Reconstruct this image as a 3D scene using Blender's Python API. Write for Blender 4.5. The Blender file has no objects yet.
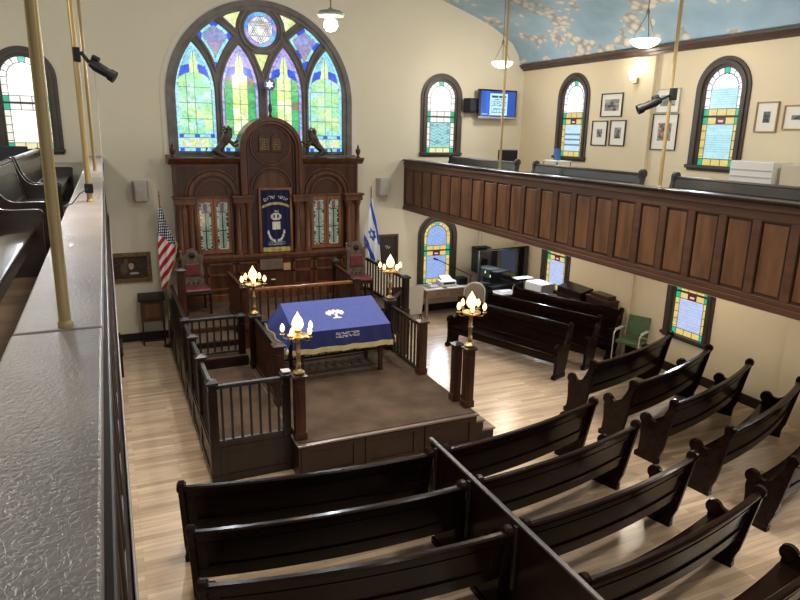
import bpy, math, random
from mathutils import Vector, Matrix
from mathutils.geometry import tessellate_polygon
random.seed(7)
PI=math.pi; sin=math.sin; cos=math.cos
col=bpy.context.scene.collection
scn=bpy.context.scene
CX=3.06; YW=13.77; XR=9.385; XL=-3.27; ZC=4.3

# ------------------------------------------------------------------ materials
MATS={}
def nodes(name):
    m=bpy.data.materials.new(name); m.use_nodes=True
    nt=m.node_tree; b=nt.nodes['Principled BSDF']; MATS[name]=m
    return m,nt,b
def N(nt,t,**k):
    n=nt.nodes.new(t)
    for a,v in k.items(): setattr(n,a,v)
    return n
def plain(name,c,rough=.5,metal=0,emit=None,es=0,spec=.5,coat=0):
    m,nt,b=nodes(name)
    b.inputs['Base Color'].default_value=(*c,1); b.inputs['Roughness'].default_value=rough
    b.inputs['Metallic'].default_value=metal; b.inputs['Specular IOR Level'].default_value=spec
    b.inputs['Coat Weight'].default_value=coat
    if emit: b.inputs['Emission Color'].default_value=(*emit,1); b.inputs['Emission Strength'].default_value=es
    return m
def mottled(name,c1,c2,scale=(3,3,3),rough=.5,detail=4,bump=0,bscale=40,spec=.5,coat=0,rr=None,metal=0):
    m,nt,b=nodes(name)
    tc=N(nt,'ShaderNodeTexCoord'); mp=N(nt,'ShaderNodeMapping'); mp.inputs['Scale'].default_value=scale
    nz=N(nt,'ShaderNodeTexNoise'); nz.inputs['Scale'].default_value=1; nz.inputs['Detail'].default_value=detail
    cr=N(nt,'ShaderNodeValToRGB'); cr.color_ramp.elements[0].position=.35; cr.color_ramp.elements[1].position=.65
    cr.color_ramp.elements[0].color=(*c1,1); cr.color_ramp.elements[1].color=(*c2,1)
    L=nt.links.new
    L(tc.outputs['Object'],mp.inputs['Vector']); L(mp.outputs['Vector'],nz.inputs['Vector']); L(nz.outputs['Fac'],cr.inputs['Fac']); L(cr.outputs['Color'],b.inputs['Base Color'])
    b.inputs['Roughness'].default_value=rough; b.inputs['Specular IOR Level'].default_value=spec; b.inputs['Coat Weight'].default_value=coat
    b.inputs['Metallic'].default_value=metal; b.inputs['Coat Roughness'].default_value=.12
    if rr:
        mr=N(nt,'ShaderNodeMapRange'); mr.inputs['To Min'].default_value=rr[0]; mr.inputs['To Max'].default_value=rr[1]
        L(nz.outputs['Fac'],mr.inputs['Value']); L(mr.outputs['Result'],b.inputs['Roughness'])
    if bump:
        n2=N(nt,'ShaderNodeTexNoise'); n2.inputs['Scale'].default_value=bscale; n2.inputs['Detail'].default_value=3
        bp=N(nt,'ShaderNodeBump'); bp.inputs['Strength'].default_value=bump; bp.inputs['Distance'].default_value=.01
        L(tc.outputs['Object'],n2.inputs['Vector']); L(n2.outputs['Fac'],bp.inputs['Height']); L(bp.outputs['Normal'],b.inputs['Normal'])
    return m
def painted(name,rough=.6,emit=0,noise=0,spec=.4):
    """surface whose design is stored per point in the colour attribute 'paint'"""
    m,nt,b=nodes(name); L=nt.links.new
    at=N(nt,'ShaderNodeAttribute'); at.attribute_name='paint'; src=at.outputs['Color']
    if noise:
        tc=N(nt,'ShaderNodeTexCoord'); nz=N(nt,'ShaderNodeTexNoise'); nz.inputs['Scale'].default_value=9; nz.inputs['Detail'].default_value=4; nz.inputs['Distortion'].default_value=1.5
        mr=N(nt,'ShaderNodeMapRange'); mr.inputs['From Min'].default_value=.3; mr.inputs['From Max'].default_value=.7
        mr.inputs['To Min'].default_value=1-noise; mr.inputs['To Max'].default_value=1+noise*.7
        mx=N(nt,'ShaderNodeVectorMath',operation='MULTIPLY')
        L(tc.outputs['Object'],nz.inputs['Vector']); L(nz.outputs['Fac'],mr.inputs['Value']); L(src,mx.inputs[0]); L(mr.outputs['Result'],mx.inputs[1]); src=mx.outputs['Vector']
    if emit:
        L(src,b.inputs['Emission Color']); b.inputs['Emission Strength'].default_value=emit
        b.inputs['Base Color'].default_value=(.02,.02,.02,1)
    else: L(src,b.inputs['Base Color'])
    b.inputs['Roughness'].default_value=rough; b.inputs['Specular IOR Level'].default_value=spec
    return m

pew=mottled('dark_pew_wood',(.0055,.0022,.0016),(.013,.005,.0034),(.8,9,9),.24,coat=.10,spec=.09)
ark=mottled('ark_mahogany',(.066,.024,.0105),(.13,.05,.023),(9,9,1.2),.36,coat=.12,spec=.35)
arkd=mottled('ark_mahogany_dark',(.034,.0115,.0052),(.070,.025,.0115),(9,9,1.2),.36,coat=.1,spec=.35)
arkl=mottled('ark_mahogany_light',(.15,.052,.018),(.24,.09,.034),(9,9,1.2),.3,coat=.15)
redw=mottled('reddish_wood',(.026,.009,.005),(.056,.019,.010),(9,9,1.5),.36,coat=.12,spec=.35)
railw=mottled('dark_rail_wood',(.008,.004,.003),(.018,.0085,.006),(9,9,1.5),.33,coat=.12,spec=.35)
steelw=mottled('worn_dark_rail',(.011,.009,.008),(.024,.020,.018),(5,5,2),.36)
balw=mottled('balcony_frame_wood',(.062,.026,.013),(.095,.041,.021),(2,1,9),.45,spec=.35)
balp=mottled('balcony_panel_wood',(.08,.034,.0145),(.155,.069,.030),(7,7,1.3),.45,spec=.35)
baldk=mottled('balcony_dark_trim',(.025,.011,.006),(.04,.018,.01),(3,3,3),.4)
capm=mottled('painted_rail_cap',(.25,.21,.20),(.37,.315,.295),(3,3,3),.3,bump=.24,bscale=85,spec=.5,rr=(.24,.42))
_nt=capm.node_tree; _v=N(_nt,'ShaderNodeTexVoronoi'); _v.feature='DISTANCE_TO_EDGE'; _v.inputs['Scale'].default_value=1
_mp=N(_nt,'ShaderNodeMapping'); _mp.inputs['Scale'].default_value=(60,26,40); _n=N(_nt,'ShaderNodeTexNoise'); _n.inputs['Scale'].default_value=14
_vm=N(_nt,'ShaderNodeVectorMath',operation='MULTIPLY_ADD'); _vm.inputs[1].default_value=(4.5,4.5,4.5); _tc=N(_nt,'ShaderNodeTexCoord')
_mr=N(_nt,'ShaderNodeMapRange'); _mr.inputs['From Max'].default_value=.10
_L=_nt.links.new; _L(_tc.outputs['Object'],_mp.inputs['Vector']); _L(_tc.outputs['Object'],_n.inputs['Vector']); _L(_n.outputs['Color'],_vm.inputs[0]); _L(_mp.outputs['Vector'],_vm.inputs[2]); _L(_vm.outputs['Vector'],_v.inputs['Vector'])
_L(_v.outputs['Distance'],_mr.inputs['Value']); _b2=N(_nt,'ShaderNodeBump'); _b2.inputs['Strength'].default_value=.16; _b2.inputs['Distance'].default_value=.004
_pb=_nt.nodes['Principled BSDF']; _old=_pb.inputs['Normal'].links[0].from_socket; _L(_mr.outputs['Result'],_b2.inputs['Height']); _L(_old,_b2.inputs['Normal']); _L(_b2.outputs['Normal'],_pb.inputs['Normal'])
trimd=mottled('dark_window_trim',(.040,.028,.024),(.062,.045,.038),(4,4,4),.5)
trac=mottled('tracery_grey_brown',(.12,.105,.10),(.19,.17,.165),(4,4,4),.5)
corn=mottled('cornice_dark_brown',(.055,.032,.024),(.085,.05,.04),(2,2,4),.4)
wallm=mottled('cream_wall_plaster',(.70,.645,.52),(.76,.70,.565),(.6,.6,.6),.75,bump=.08,bscale=60)
wallr=mottled('tan_wall_plaster',(.72,.62,.445),(.77,.67,.49),(.6,.6,.6),.7,bump=.08,bscale=60)
soff=mottled('white_soffit',(.7,.66,.58),(.75,.71,.62),(.6,.6,.6),.7)
carpet=mottled('brown_carpet',(.058,.037,.024),(.092,.061,.042),(2.5,2.5,2.5),.95,detail=8,bump=.5,bscale=220,spec=.1)
brass=plain('aged_brass',(.34,.24,.11),.34,.85)
pole=mottled('brass_painted_pole',(.30,.215,.09),(.42,.31,.14),(20,20,1.5),.38,metal=.35)
gold=plain('gold_trim',(.36,.25,.09),.4,.5)
black=plain('black_plastic',(.006,.006,.007),.5,spec=.25)
blackg=plain('black_gloss_screen',(.004,.004,.005),.04,spec=.8)
white=plain('white_plastic',(.78,.77,.74),.4)
greyp=plain('grey_plastic',(.42,.40,.39),.45)
bulb=plain('bulb_glow',(1,.8,.5),.3,emit=(1,.66,.24),es=3.0)
globe=plain('amber_globe_glow',(1,.8,.5),.3,emit=(1,.62,.21),es=3.0)
glassw=plain('white_lamp_glass',(.9,.9,.86),.3,emit=(1,.96,.86),es=2.6)
sconce=plain('wall_sconce_glass',(.9,.9,.86),.3,emit=(1,.93,.78),es=5)
red=mottled('red_leather',(.085,.013,.016),(.14,.024,.028),(6,6,6),.4)
carved=mottled('carved_grey_wood',(.055,.038,.028),(.13,.095,.072),(16,16,16),.55,bump=.6,bscale=45)
greenv=mottled('green_vinyl',(.06,.12,.05),(.09,.16,.07),(6,6,6),.45)
chrome=plain('chrome',(.75,.74,.72),.2,1)
beige=plain('beige_vinyl',(.40,.34,.27),.5)
deskm=mottled('worn_desk_wood',(.16,.10,.065),(.25,.17,.11),(2,8,8),.45)
paper=plain('white_paper',(.82,.82,.82),.6)
navy=plain('navy_frame',(.01,.012,.03),.4)
bluep=plain('blue_plastic',(.05,.16,.5),.5)
rubber=plain('dark_bronze',(.06,.035,.02),.4,.6)
windowglass=painted('stained_glass',.2,1.0,.12)
bigglass=painted('stained_glass_swirled',.2,1.15,.34)
clothp=painted('printed_cloth',.85)
paintp=painted('painted_canvas',.6)
screenp=painted('lit_screen',.2,1.1)
arkglass=painted('leaded_door_glass',.12,0,.25,spec=.9)
velvet=painted('embroidered_velvet',.8,0,.12)
matw=plain('picture_mat',(.80,.78,.72),.6)

# floor planks (laid across the nave)
m,nt,b=nodes('light_maple_planks'); L=nt.links.new
tc=N(nt,'ShaderNodeTexCoord'); br=N(nt,'ShaderNodeTexBrick')
br.inputs['Scale'].default_value=1; br.inputs['Brick Width'].default_value=.85; br.inputs['Row Height'].default_value=.075
br.inputs['Mortar Size'].default_value=.0016; br.inputs['Mortar Smooth'].default_value=.1; br.offset=.37; br.inputs['Bias'].default_value=0
br.inputs['Color1'].default_value=(.60,.455,.32,1); br.inputs['Color2'].default_value=(.39,.28,.19,1); br.inputs['Mortar'].default_value=(.24,.15,.09,1)
mp=N(nt,'ShaderNodeMapping'); mp.inputs['Scale'].default_value=(1.2,14,1); nz=N(nt,'ShaderNodeTexNoise'); nz.inputs['Scale'].default_value=1.5; nz.inputs['Detail'].default_value=6
n3=N(nt,'ShaderNodeTexNoise'); n3.inputs['Scale'].default_value=.8; n3.inputs['Detail'].default_value=2
mr=N(nt,'ShaderNodeMapRange'); mr.inputs['From Min'].default_value=.25; mr.inputs['From Max'].default_value=.75; mr.inputs['To Min'].default_value=.78; mr.inputs['To Max'].default_value=1.15
m2=N(nt,'ShaderNodeMapRange'); m2.inputs['From Min'].default_value=.3; m2.inputs['From Max'].default_value=.7; m2.inputs['To Min'].default_value=.9; m2.inputs['To Max'].default_value=1.1
vm=N(nt,'ShaderNodeVectorMath',operation='MULTIPLY'); vm2=N(nt,'ShaderNodeVectorMath',operation='MULTIPLY')
L(tc.outputs['Object'],br.inputs['Vector']); L(tc.outputs['Object'],mp.inputs['Vector']); L(mp.outputs['Vector'],nz.inputs['Vector']); L(nz.outputs['Fac'],mr.inputs['Value'])
L(tc.outputs['Object'],n3.inputs['Vector']); L(n3.outputs['Fac'],m2.inputs['Value'])
L(br.outputs['Color'],vm.inputs[0]); L(mr.outputs['Result'],vm.inputs[1]); L(vm.outputs['Vector'],vm2.inputs[0]); L(m2.outputs['Result'],vm2.inputs[1]); L(vm2.outputs['Vector'],b.inputs['Base Color'])
b.inputs['Roughness'].default_value=.3; b.inputs['Coat Weight'].default_value=.4; b.inputs['Coat Roughness'].default_value=.22
floorm=m
# sky mural
m,nt,b=nodes('sky_mural'); L=nt.links.new
tc=N(nt,'ShaderNodeTexCoord'); mp=N(nt,'ShaderNodeMapping'); mp.inputs['Scale'].default_value=(1.0,.75,1.0)
n1=N(nt,'ShaderNodeTexNoise'); n1.inputs['Scale'].default_value=2.0; n1.inputs['Detail'].default_value=2.0
vo=N(nt,'ShaderNodeTexVoronoi'); vo.feature='F1'; vo.inputs['Scale'].default_value=7.5
n2=N(nt,'ShaderNodeTexNoise'); n2.inputs['Scale'].default_value=9; n2.inputs['Detail'].default_value=3
ma=N(nt,'ShaderNodeMath',operation='MULTIPLY_ADD'); ma.inputs[1].default_value=-.15
cr=N(nt,'ShaderNodeValToRGB'); e=cr.color_ramp.elements
e[0].position=.475; e[0].color=(0,0,0,1); e[1].position=.488; e[1].color=(1,1,1,1)
c2=N(nt,'ShaderNodeValToRGB'); e=c2.color_ramp.elements
e[0].position=.15; e[0].color=(.70,.66,.58,1); e[1].position=.62; e[1].color=(.33,.33,.33,1); _x=e.new(.42); _x.color=(.60,.56,.49,1)
sk=N(nt,'ShaderNodeValToRGB'); e=sk.color_ramp.elements; e[0].position=.3; e[0].color=(.25,.39,.52,1); e[1].position=.75; e[1].color=(.38,.52,.64,1)
mx=N(nt,'ShaderNodeMix',data_type='RGBA')
L(tc.outputs['Object'],mp.inputs['Vector'])
for q in (n1,vo,n2): L(mp.outputs['Vector'],q.inputs['Vector'])
L(vo.outputs['Distance'],ma.inputs[0]); L(n1.outputs['Fac'],ma.inputs[2]); L(ma.outputs['Value'],cr.inputs['Fac'])
L(vo.outputs['Distance'],c2.inputs['Fac']); L(n1.outputs['Fac'],sk.inputs['Fac'])
L(cr.outputs['Color'],mx.inputs['Factor']); L(sk.outputs['Color'],mx.inputs['A']); L(c2.outputs['Color'],mx.inputs['B']); L(mx.outputs['Result'],b.inputs['Base Color'])
b.inputs['Roughness'].default_value=.55
skym=m

# ------------------------------------------------------------------ mesh helpers
def setp(o,label=None,cat=None,group=None,kind=None):
    if label: o['label']=label
    if cat: o['category']=cat
    if group: o['group']=group
    if kind: o['kind']=kind
    return o
def thing(name,label,cat,loc=(0,0,0),rz=0,group=None,kind=None):
    o=bpy.data.objects.new(name,None); col.objects.link(o)
    o.empty_display_size=.1; o.location=loc; o.rotation_euler=(0,0,rz)
    return setp(o,label,cat,group,kind)
def mat_of(o):
    M=Matrix.Identity(4); ch=[]
    while o: ch.append(o); o=o.parent
    for q in reversed(ch): M=M@Matrix.Translation(q.location)@q.rotation_euler.to_matrix().to_4x4()
    return M
class MB:
    def __init__(s): s.v=[]; s.f=[]; s.c=None
    def add(s,vs,fs):
        n=len(s.v); s.v+= [tuple(q) for q in vs]; s.f+=[tuple(i+n for i in f) for f in fs]; return s
    def box(s,x0,x1,y0,y1,z0,z1,M=None):
        vs=[Vector((x,y,z)) for z in (z0,z1) for y in (y0,y1) for x in (x0,x1)]
        if M: vs=[M@q for q in vs]
        return s.add(vs,[(0,2,3,1),(4,5,7,6),(0,1,5,4),(2,6,7,3),(0,4,6,2),(1,3,7,5)])
    def prism(s,poly,mp,w0,w1):
        """poly: list of (a,b); mp(a,b,w)->xyz"""
        n=len(poly); vs=[mp(a,b_,w0) for a,b_ in poly]+[mp(a,b_,w1) for a,b_ in poly]
        fs=[(i,(i+1)%n,n+(i+1)%n,n+i) for i in range(n)]
        tri=tessellate_polygon([[Vector((a,b_,0)) for a,b_ in poly]])
        fs+=[tuple(t) for t in tri]+[tuple(n+i for i in reversed(t)) for t in tri]
        return s.add(vs,fs)
    def plate(s,loops,mp,w0,w1=None):
        pts=[p for l in loops for p in l]; n=len(pts)
        tri=tessellate_polygon([[Vector((a,b_,0)) for a,b_ in l] for l in loops])
        vs=[mp(a,b_,w0) for a,b_ in pts]; fs=[tuple(t) for t in tri]
        if w1 is not None:
            vs+=[mp(a,b_,w1) for a,b_ in pts]; fs+=[tuple(n+i for i in reversed(t)) for t in tri]
            k=0
            for l in loops:
                m_=len(l); fs+=[(k+i,k+(i+1)%m_,n+k+(i+1)%m_,n+k+i) for i in range(m_)]; k+=m_
        return s.add(vs,fs)
    def band(s,inner,outer,mp,w0,w1,closed=True):
        """moulding between two outlines with the same point count"""
        n=len(inner); vs=[mp(*p,w0) for p in inner]+[mp(*p,w0) for p in outer]+[mp(*p,w1) for p in inner]+[mp(*p,w1) for p in outer]
        fs=[]
        for i in range(n if closed else n-1):
            j=(i+1)%n
            fs+=[(i,j,n+j,n+i),(2*n+i,3*n+i,3*n+j,2*n+j),(i,2*n+i,2*n+j,j),(n+i,n+j,3*n+j,3*n+i)]
        if not closed: fs+=[(0,n,3*n,2*n),(n-1,3*n-1,4*n-1,2*n-1)]
        return s.add(vs,fs)
    def tube(s,pts,r,n=8,cap=True):
        pts=[Vector(p) for p in pts]; rr=r if isinstance(r,(list,tuple)) else [r]*len(pts)
        rings=[]; up=Vector((0,0,1)); prev=None
        for i,p in enumerate(pts):
            d=(pts[min(i+1,len(pts)-1)]-pts[max(i-1,0)]).normalized()
            a=(prev - d*prev.dot(d)) if prev is not None else (up.cross(d) if abs(d.z)<.95 else Vector((1,0,0)).cross(d))
            if a.length<1e-6: a=Vector((1,0,0)).cross(d)
            a.normalize(); prev=a; b_=d.cross(a)
            rings.append([p+(a*cos(2*PI*k/n)+b_*sin(2*PI*k/n))*rr[i] for k in range(n)])
        vs=[q for g in rings for q in g]; fs=[]
        for i in range(len(pts)-1):
            for k in range(n): fs.append((i*n+k,i*n+(k+1)%n,(i+1)*n+(k+1)%n,(i+1)*n+k))
        if cap: fs+=[tuple(range(n))[::-1],tuple((len(pts)-1)*n+k for k in range(n))]
        return s.add(vs,fs)
    def lathe(s,prof,c=(0,0,0),n=16,M=None,cap=True):
        vs=[];c=Vector(c)
        for r,z in prof:
            for k in range(n):
                q=Vector((r*cos(2*PI*k/n),r*sin(2*PI*k/n),z)); q=(M@q if M else q)+c; vs.append(q)
        fs=[]
        for i in range(len(prof)-1):
            for k in range(n): fs.append((i*n+k,i*n+(k+1)%n,(i+1)*n+(k+1)%n,(i+1)*n+k))
        if cap: fs+=[tuple(range(n))[::-1],tuple((len(prof)-1)*n+k for k in range(n))]
        return s.add(vs,fs)
    def ball(s,c,r,n=12,sc=(1,1,1)):
        k=8; vs=[];fs=[]
        for i in range(k+1):
            t=PI*i/k
            for j in range(n): vs.append((c[0]+sc[0]*r*sin(t)*cos(2*PI*j/n),c[1]+sc[1]*r*sin(t)*sin(2*PI*j/n),c[2]+sc[2]*r*cos(t)))
        for i in range(k):
            for j in range(n): fs.append((i*n+j,(i+1)*n+j,(i+1)*n+(j+1)%n,i*n+(j+1)%n))
        return s.add(vs,fs)
    def sheet(s,fn,nu,nv,colf=None):
        vs=[fn(i/nu,j/nv) for j in range(nv+1) for i in range(nu+1)]
        fs=[(j*(nu+1)+i,j*(nu+1)+i+1,(j+1)*(nu+1)+i+1,(j+1)*(nu+1)+i) for j in range(nv) for i in range(nu)]
        if colf:
            s.c=(s.c or [])+[colf((i+.5)/nu,(j+.5)/nv) for j in range(nv) for i in range(nu)]
        return s.add(vs,fs)
    def build(s,name,m,parent=None,world=False,bevel=0,smooth=False,seg=2,fix=True):
        vs=s.v
        if parent and world:
            I=mat_of(parent).inverted(); vs=[I@Vector(q) for q in vs]
        me=bpy.data.meshes.new(name); me.from_pydata([tuple(q) for q in vs],[],s.f)
        me.materials.append(m)
        if s.c:
            at=me.color_attributes.new('paint','FLOAT_COLOR','CORNER'); buf=[]
            for p_,c_ in zip(me.polygons,s.c):
                for _ in range(p_.loop_total): buf+= [c_[0],c_[1],c_[2],1]
            at.data.foreach_set('color',buf)
        if fix and not s.c:
            import bmesh
            bm=bmesh.new(); bm.from_mesh(me); bmesh.ops.recalc_face_normals(bm,faces=bm.faces); bm.to_mesh(me); bm.free()
        if smooth:
            for p_ in me.polygons: p_.use_smooth=True
            me.set_sharp_from_angle(angle=math.radians(38))
        me.update()
        o=bpy.data.objects.new(name,me); col.objects.link(o)
        if parent: o.parent=parent
        if bevel:
            bv=o.modifiers.new('b','BEVEL'); bv.width=bevel; bv.segments=seg; bv.limit_method='ANGLE'; bv.angle_limit=math.radians(40)
        return o
def dup(o,loc=None,rz=None,label=None,parent=None):
    c=o.copy(); col.objects.link(c)
    if parent: c.parent=parent
    if loc is not None: c.location=loc
    if rz is not None: c.rotation_euler=(0,0,rz)
    if label: c['label']=label
    for ch in list(o.children): dup(ch,parent=c)
    return c
def arc(cx,cz,r,a0,a1,n):
    return [(cx+r*cos(a0+(a1-a0)*i/n),cz+r*sin(a0+(a1-a0)*i/n)) for i in range(n+1)]
XZ=lambda yy:(lambda a,b_,w:(a,yy-w,b_))        # design facing -y on a plane y=yy
YZ=lambda xx:(lambda a,b_,w:(xx-w,a,b_))        # facing -x
def text(body,size,name,m,parent,M,extrude=.001,align='CENTER'):
    cu=bpy.data.curves.new(name,'FONT'); cu.body=body; cu.size=size; cu.align_x=align; cu.extrude=extrude; cu.resolution_u=2
    o=bpy.data.objects.new('tmp',cu); col.objects.link(o)
    bpy.context.view_layer.update()
    me=bpy.data.meshes.new_from_object(o.evaluated_get(bpy.context.evaluated_depsgraph_get()))
    bpy.data.objects.remove(o); me.materials.clear(); me.materials.append(m)
    I=mat_of(parent).inverted() if parent else Matrix.Identity(4)
    me.transform(I@M); t=bpy.data.objects.new(name,me); col.objects.link(t); t.parent=parent
    return t
FRONT=lambda x,y,z:Matrix(((1,0,0,x),(0,0,-1,y),(0,1,0,z),(0,0,0,1)))   # text plane facing -y
def h(*a):
    x=sum(v*k for v,k in zip(a,(12.9898,78.233,37.719,91.7)))
    x=sin(x)*43758.5453; return x-math.floor(x)

# ------------------------------------------------------------------ room shell
MB().box(XL,XR,-3.5,YW,-.1,0).build('floor',floorm)['kind']='structure'
half=[(6.325,5.86),(6.19,5.9),(6.12,6.1),(5.95,6.33),(5.69,6.49),(5.4,6.65),(5.02,6.8),(4.5,6.97),(4.05,7.11),(3.2,7.33),(2.2,7.5),(1.1,7.6),(0,7.63)]
prof=[(CX+a,b_) for a,b_ in half]+[(CX-a,b_) for a,b_ in reversed(half[:-1])]
mb=MB(); n=len(prof); ys=[-3.5,2,6,10,YW]
mb.add([(a,y,b_) for y in ys for a,b_ in prof],[(j*n+i,j*n+i+1,(j+1)*n+i+1,(j+1)*n+i) for j in range(len(ys)-1) for i in range(n-1)])
mb.build('ceiling',skym,smooth=True,fix=False)['kind']='structure'
def archout(cx,hw,zb,ztop,n=16):
    zs=ztop-hw
    return [(cx-hw,zb),(cx+hw,zb)]+arc(cx,zs,hw,0,PI,n)
FW=[(7.17,3.76,5.46),(-1.21,3.79,5.50),(7.18,.63,2.18)]
RW=[(11.83,3.76,5.46),(8.02,3.76,5.46),(12.0,.63,2.3),(8.1,.63,2.3),(4.2,3.76,5.46),(4.2,.63,2.3)]
# the big window opening follows a half circle of radius 1.80 over a sill
bigz=4.84
bighole=[(CX-1.78,3.76),(CX+1.78,3.76)]+arc(CX,bigz,1.78,0,PI,40)
loops=[[(XL,0),(XR,0)]+prof, bighole]+[archout(c,.40,a,b_) for c,a,b_ in FW]
MB().plate(loops,XZ(YW),0,-.25).build('wall_front',wallm)['kind']='structure'
loops=[[(-3.5,0),(YW+.2,0),(YW+.2,5.9),(-3.5,5.9)]]+[archout(c,.40,a,b_) for c,a,b_ in RW]
MB().plate(loops,YZ(XR),0,-.25).build('wall_right',wallr)['kind']='structure'
MB().box(XL-.2,XL,-3.5,YW,0,5.9).build('wall_left',wallm)['kind']='structure'
# pilasters, cornice, baseboards
for i,y in enumerate((9.75,5.95)):
    MB().box(XR-.07,XR-.002,y-.24,y+.24,.0,5.72).build('trim_%d'%(i+1),wallr,bevel=.01)['kind']='structure'
cprof=[(0,.04),(.05,.04),(.07,.08),(.11,.09),(.14,.13),(.16,.135),(.16,.17),(0,.17)]
mb=MB(); mb.prism([(XR-a,5.70+b_) for a,b_ in cprof],lambda a,b_,w:(a,w,b_),-3.5,YW-.005); mb.build('trim_3',corn)['kind']='structure'
mb=MB(); mb.prism([(XL+a,5.70+b_) for a,b_ in cprof],lambda a,b_,w:(a,w,b_),-3.5,YW-.005); mb.build('trim_4',corn)['kind']='structure'
MB().box(XR-.03,XR-.001,-3.5,YW,0,.17).build('baseboard_right',railw)['kind']='structure'
MB().box(XL,XR-.03,YW-.03,YW-.001,0,.17).build('baseboard_front',railw)['kind']='structure'
MB().box(XL,XL+.03,-3.5,YW-.03,0,.17).build('baseboard_left',railw)['kind']='structure'
MB().box(-3.2,-.34,YW-.02,YW-.001,3.60,3.64).build('trim_5',soff)['kind']='structure'

# ------------------------------------------------------------------ small arched windows
GRN=(.02,.50,.28);YEL=(.80,.62,.20);WHT=(1.15,1.15,1.12);LEAD=(.03,.03,.03);DR=(.12,.005,.02)
def glasscol(W,zb,zt,sky,border,scheme,tint):
    low=zb<2
    H=zt-zb; r=W/2; zs=H-r; bw=.108; mid=.80 if H>1.6 else .80
    def f(u,v):
        x=(u-.5)*W; z=v*H
        # distance to the arched outline
        if z>zs:
            rr=math.hypot(x,z-zs); d=r-rr; s=math.atan2(z-zs,x)
            if rr>r: return LEAD
        else: d=r-abs(x)
        lw=.0085
        if abs(z-mid)<.02: return (.04,.03,.025)
        up=z>mid
        zz=(z-mid-.02) if up else z
        top=(H-mid-.02) if up else mid-.02
        # rows
        if not up and zz<bw or (not up and zz>top-bw) or (up and zz<bw):
            k=int((x+r)/W*0) 
            inner=W-2*bw
            if abs(x)>r-bw:
                if r-abs(x)>bw-lw: return LEAD
                if abs((zz if zz<bw else top-zz)-bw)<lw: return LEAD
                return GRN if border!='white' or True else WHT
            t=(x+inner/2)/inner*3
            if (not up) and zz>top-bw and 1<t<2 and scheme=='emblem':
                if abs(t-1.5)<.26 and abs(zz-(top-bw/2))<.018: return (.8,.55,.6)
                return DR
            if abs(t-round(t))*inner/3<lw*.8 and .2<t<2.8: return LEAD
            if abs((zz if zz<bw else top-zz)-bw)<lw: return LEAD
            if border=='white': return (1.05,1.05,.98) if up or zz>bw else (.95,.88,.5)
            return YEL
        if d<bw:
            if d>bw-lw: return LEAD
            if z>zs:
                k=s/PI*9
                if abs(k-round(k))*PI/9*r<lw*.9: return LEAD
                if 4<k<5: return (.05,.6,.45)
            else:
                k=(zz)/.14
                if abs(k-round(k))*.14<lw*.7: return LEAD
            if up and not low: return WHT
            if border=='white': return (1.0,.98,.85)
            return (YEL[0]*(.85+.3*h(round(z*8),x>0)),YEL[1]*(.85+.3*h(round(z*8),x>0)),YEL[2])
        if up and tint and abs(d-bw)<lw: return LEAD
        return sky(x,z,up)
    return f
def sky_clear(x,z,up):
    if up: return (1.35,1.4,1.45)
    s=.85+.15*sin(z*90+sin(x*30)*2)
    if z<.16: return (.35,.8,.65)
    return (.42*s,.80*s,.86*s) if h(round(z*30),round(x*14))>.22 else (.16,.45,.5)
def sky_house(x,z,up):
    if up and z>1.25: return (1.3,1.35,1.4)
    s=.9+.12*(1 if (z*26)%1<.75 else -1)
    return (.50*s,.84*s,.92*s)
def sky_bld(x,z,up):
    if up: return (1.3,1.35,1.4)
    if .2<z<.5 and (z*9)%1<.35: return (.12,.25,.42)
    return (.6,.82,.98)
def sky_low(x,z,up):
    s=.95+.1*sin(z*70)*sin(x*40)
    return (.33*s,.48*s,.88*s)
def sky_low2(x,z,up):
    if up and z>1.0 and x>-.02: return (.16,.26,.55)
    s=1 if (z*22)%1<.78 else .8
    return (.55*s,.64*s,.95*s)
def sky_white(x,z,up): return (1.5,1.5,1.5)
WN=[0]
def arched_window(c,zb,zt,onright,sky,border,scheme,label,outer=.53,depth=.14):
    WN[0]+=1
    hw=.37; W=2*hw; H=zt-zb
    if onright: root=thing('window_%d'%WN[0],None,None,(XR,c,zb),-PI/2,kind='structure'); 
    else: root=thing('window_%d'%WN[0],None,None,(c,YW,zb),0,kind='structure')
    root['label']=label
    F=lambda a,b_,w:(a,-w,b_)
    mb=MB(); cf=glasscol(W,zb,zt,sky,border,scheme,True)
    nu=60; nv=int(H/W*60)
    # keep only cells inside the arch
    s=MB(); s.sheet(lambda u,v:((u-.5)*W,.035,v*H),nu,nv,cf)
    keep=[];kc=[]
    for k,fc in enumerate(s.f):
        u=(k%nu+.5)/nu; v=(k//nu+.5)/nv; x=(u-.5)*W; z=v*H
        if z<H-hw or math.hypot(x,z-(H-hw))<hw+.012: keep.append(fc); kc.append(s.c[k])
    s.f=keep; s.c=kc; s.build('stained_glass_pane',windowglass,root)
    def outl(o,n=20): return [(-hw-o,-.0-(o if o>.0 else 0)*.0),]
    def outline(o,zb_):
        return [(-hw-o,zb_),]+[( (hw+o)*cos(PI-PI*i/20),(H-hw)+(hw+o)*sin(PI*i/20)) for i in range(21)]+[(hw+o,zb_)]
    fr=MB()
    fr.band(outline(-.012,0),outline(.045,0),F,-.12,.02,closed=False)
    fr.band(outline(.03,-.0),outline(.10,-.0),F,-.02,.055,closed=False)
    fr.band(outline(.09,-.0),outline(outer-hw,-.0),F,-.0,.03,closed=False)
    fr.box(-hw-.02,hw+.02,-.03,.12,.73+.06,.73+.085) if False else None
    fr.build('window_frame',trimd,root,bevel=.006)
    sl=MB(); sl.box(-outer-.02,outer+.02,-.075,.04,-.06,.0); sl.box(-outer,outer,-.03,0,-.10,-.06); sl.build('sill',trimd,root,bevel=.008)
    br_=MB(); br_.box(-hw,hw,.015,.033,.80-.014,.80+.014); br_.build('sash_bar',trimd,root)
    return root
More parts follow.
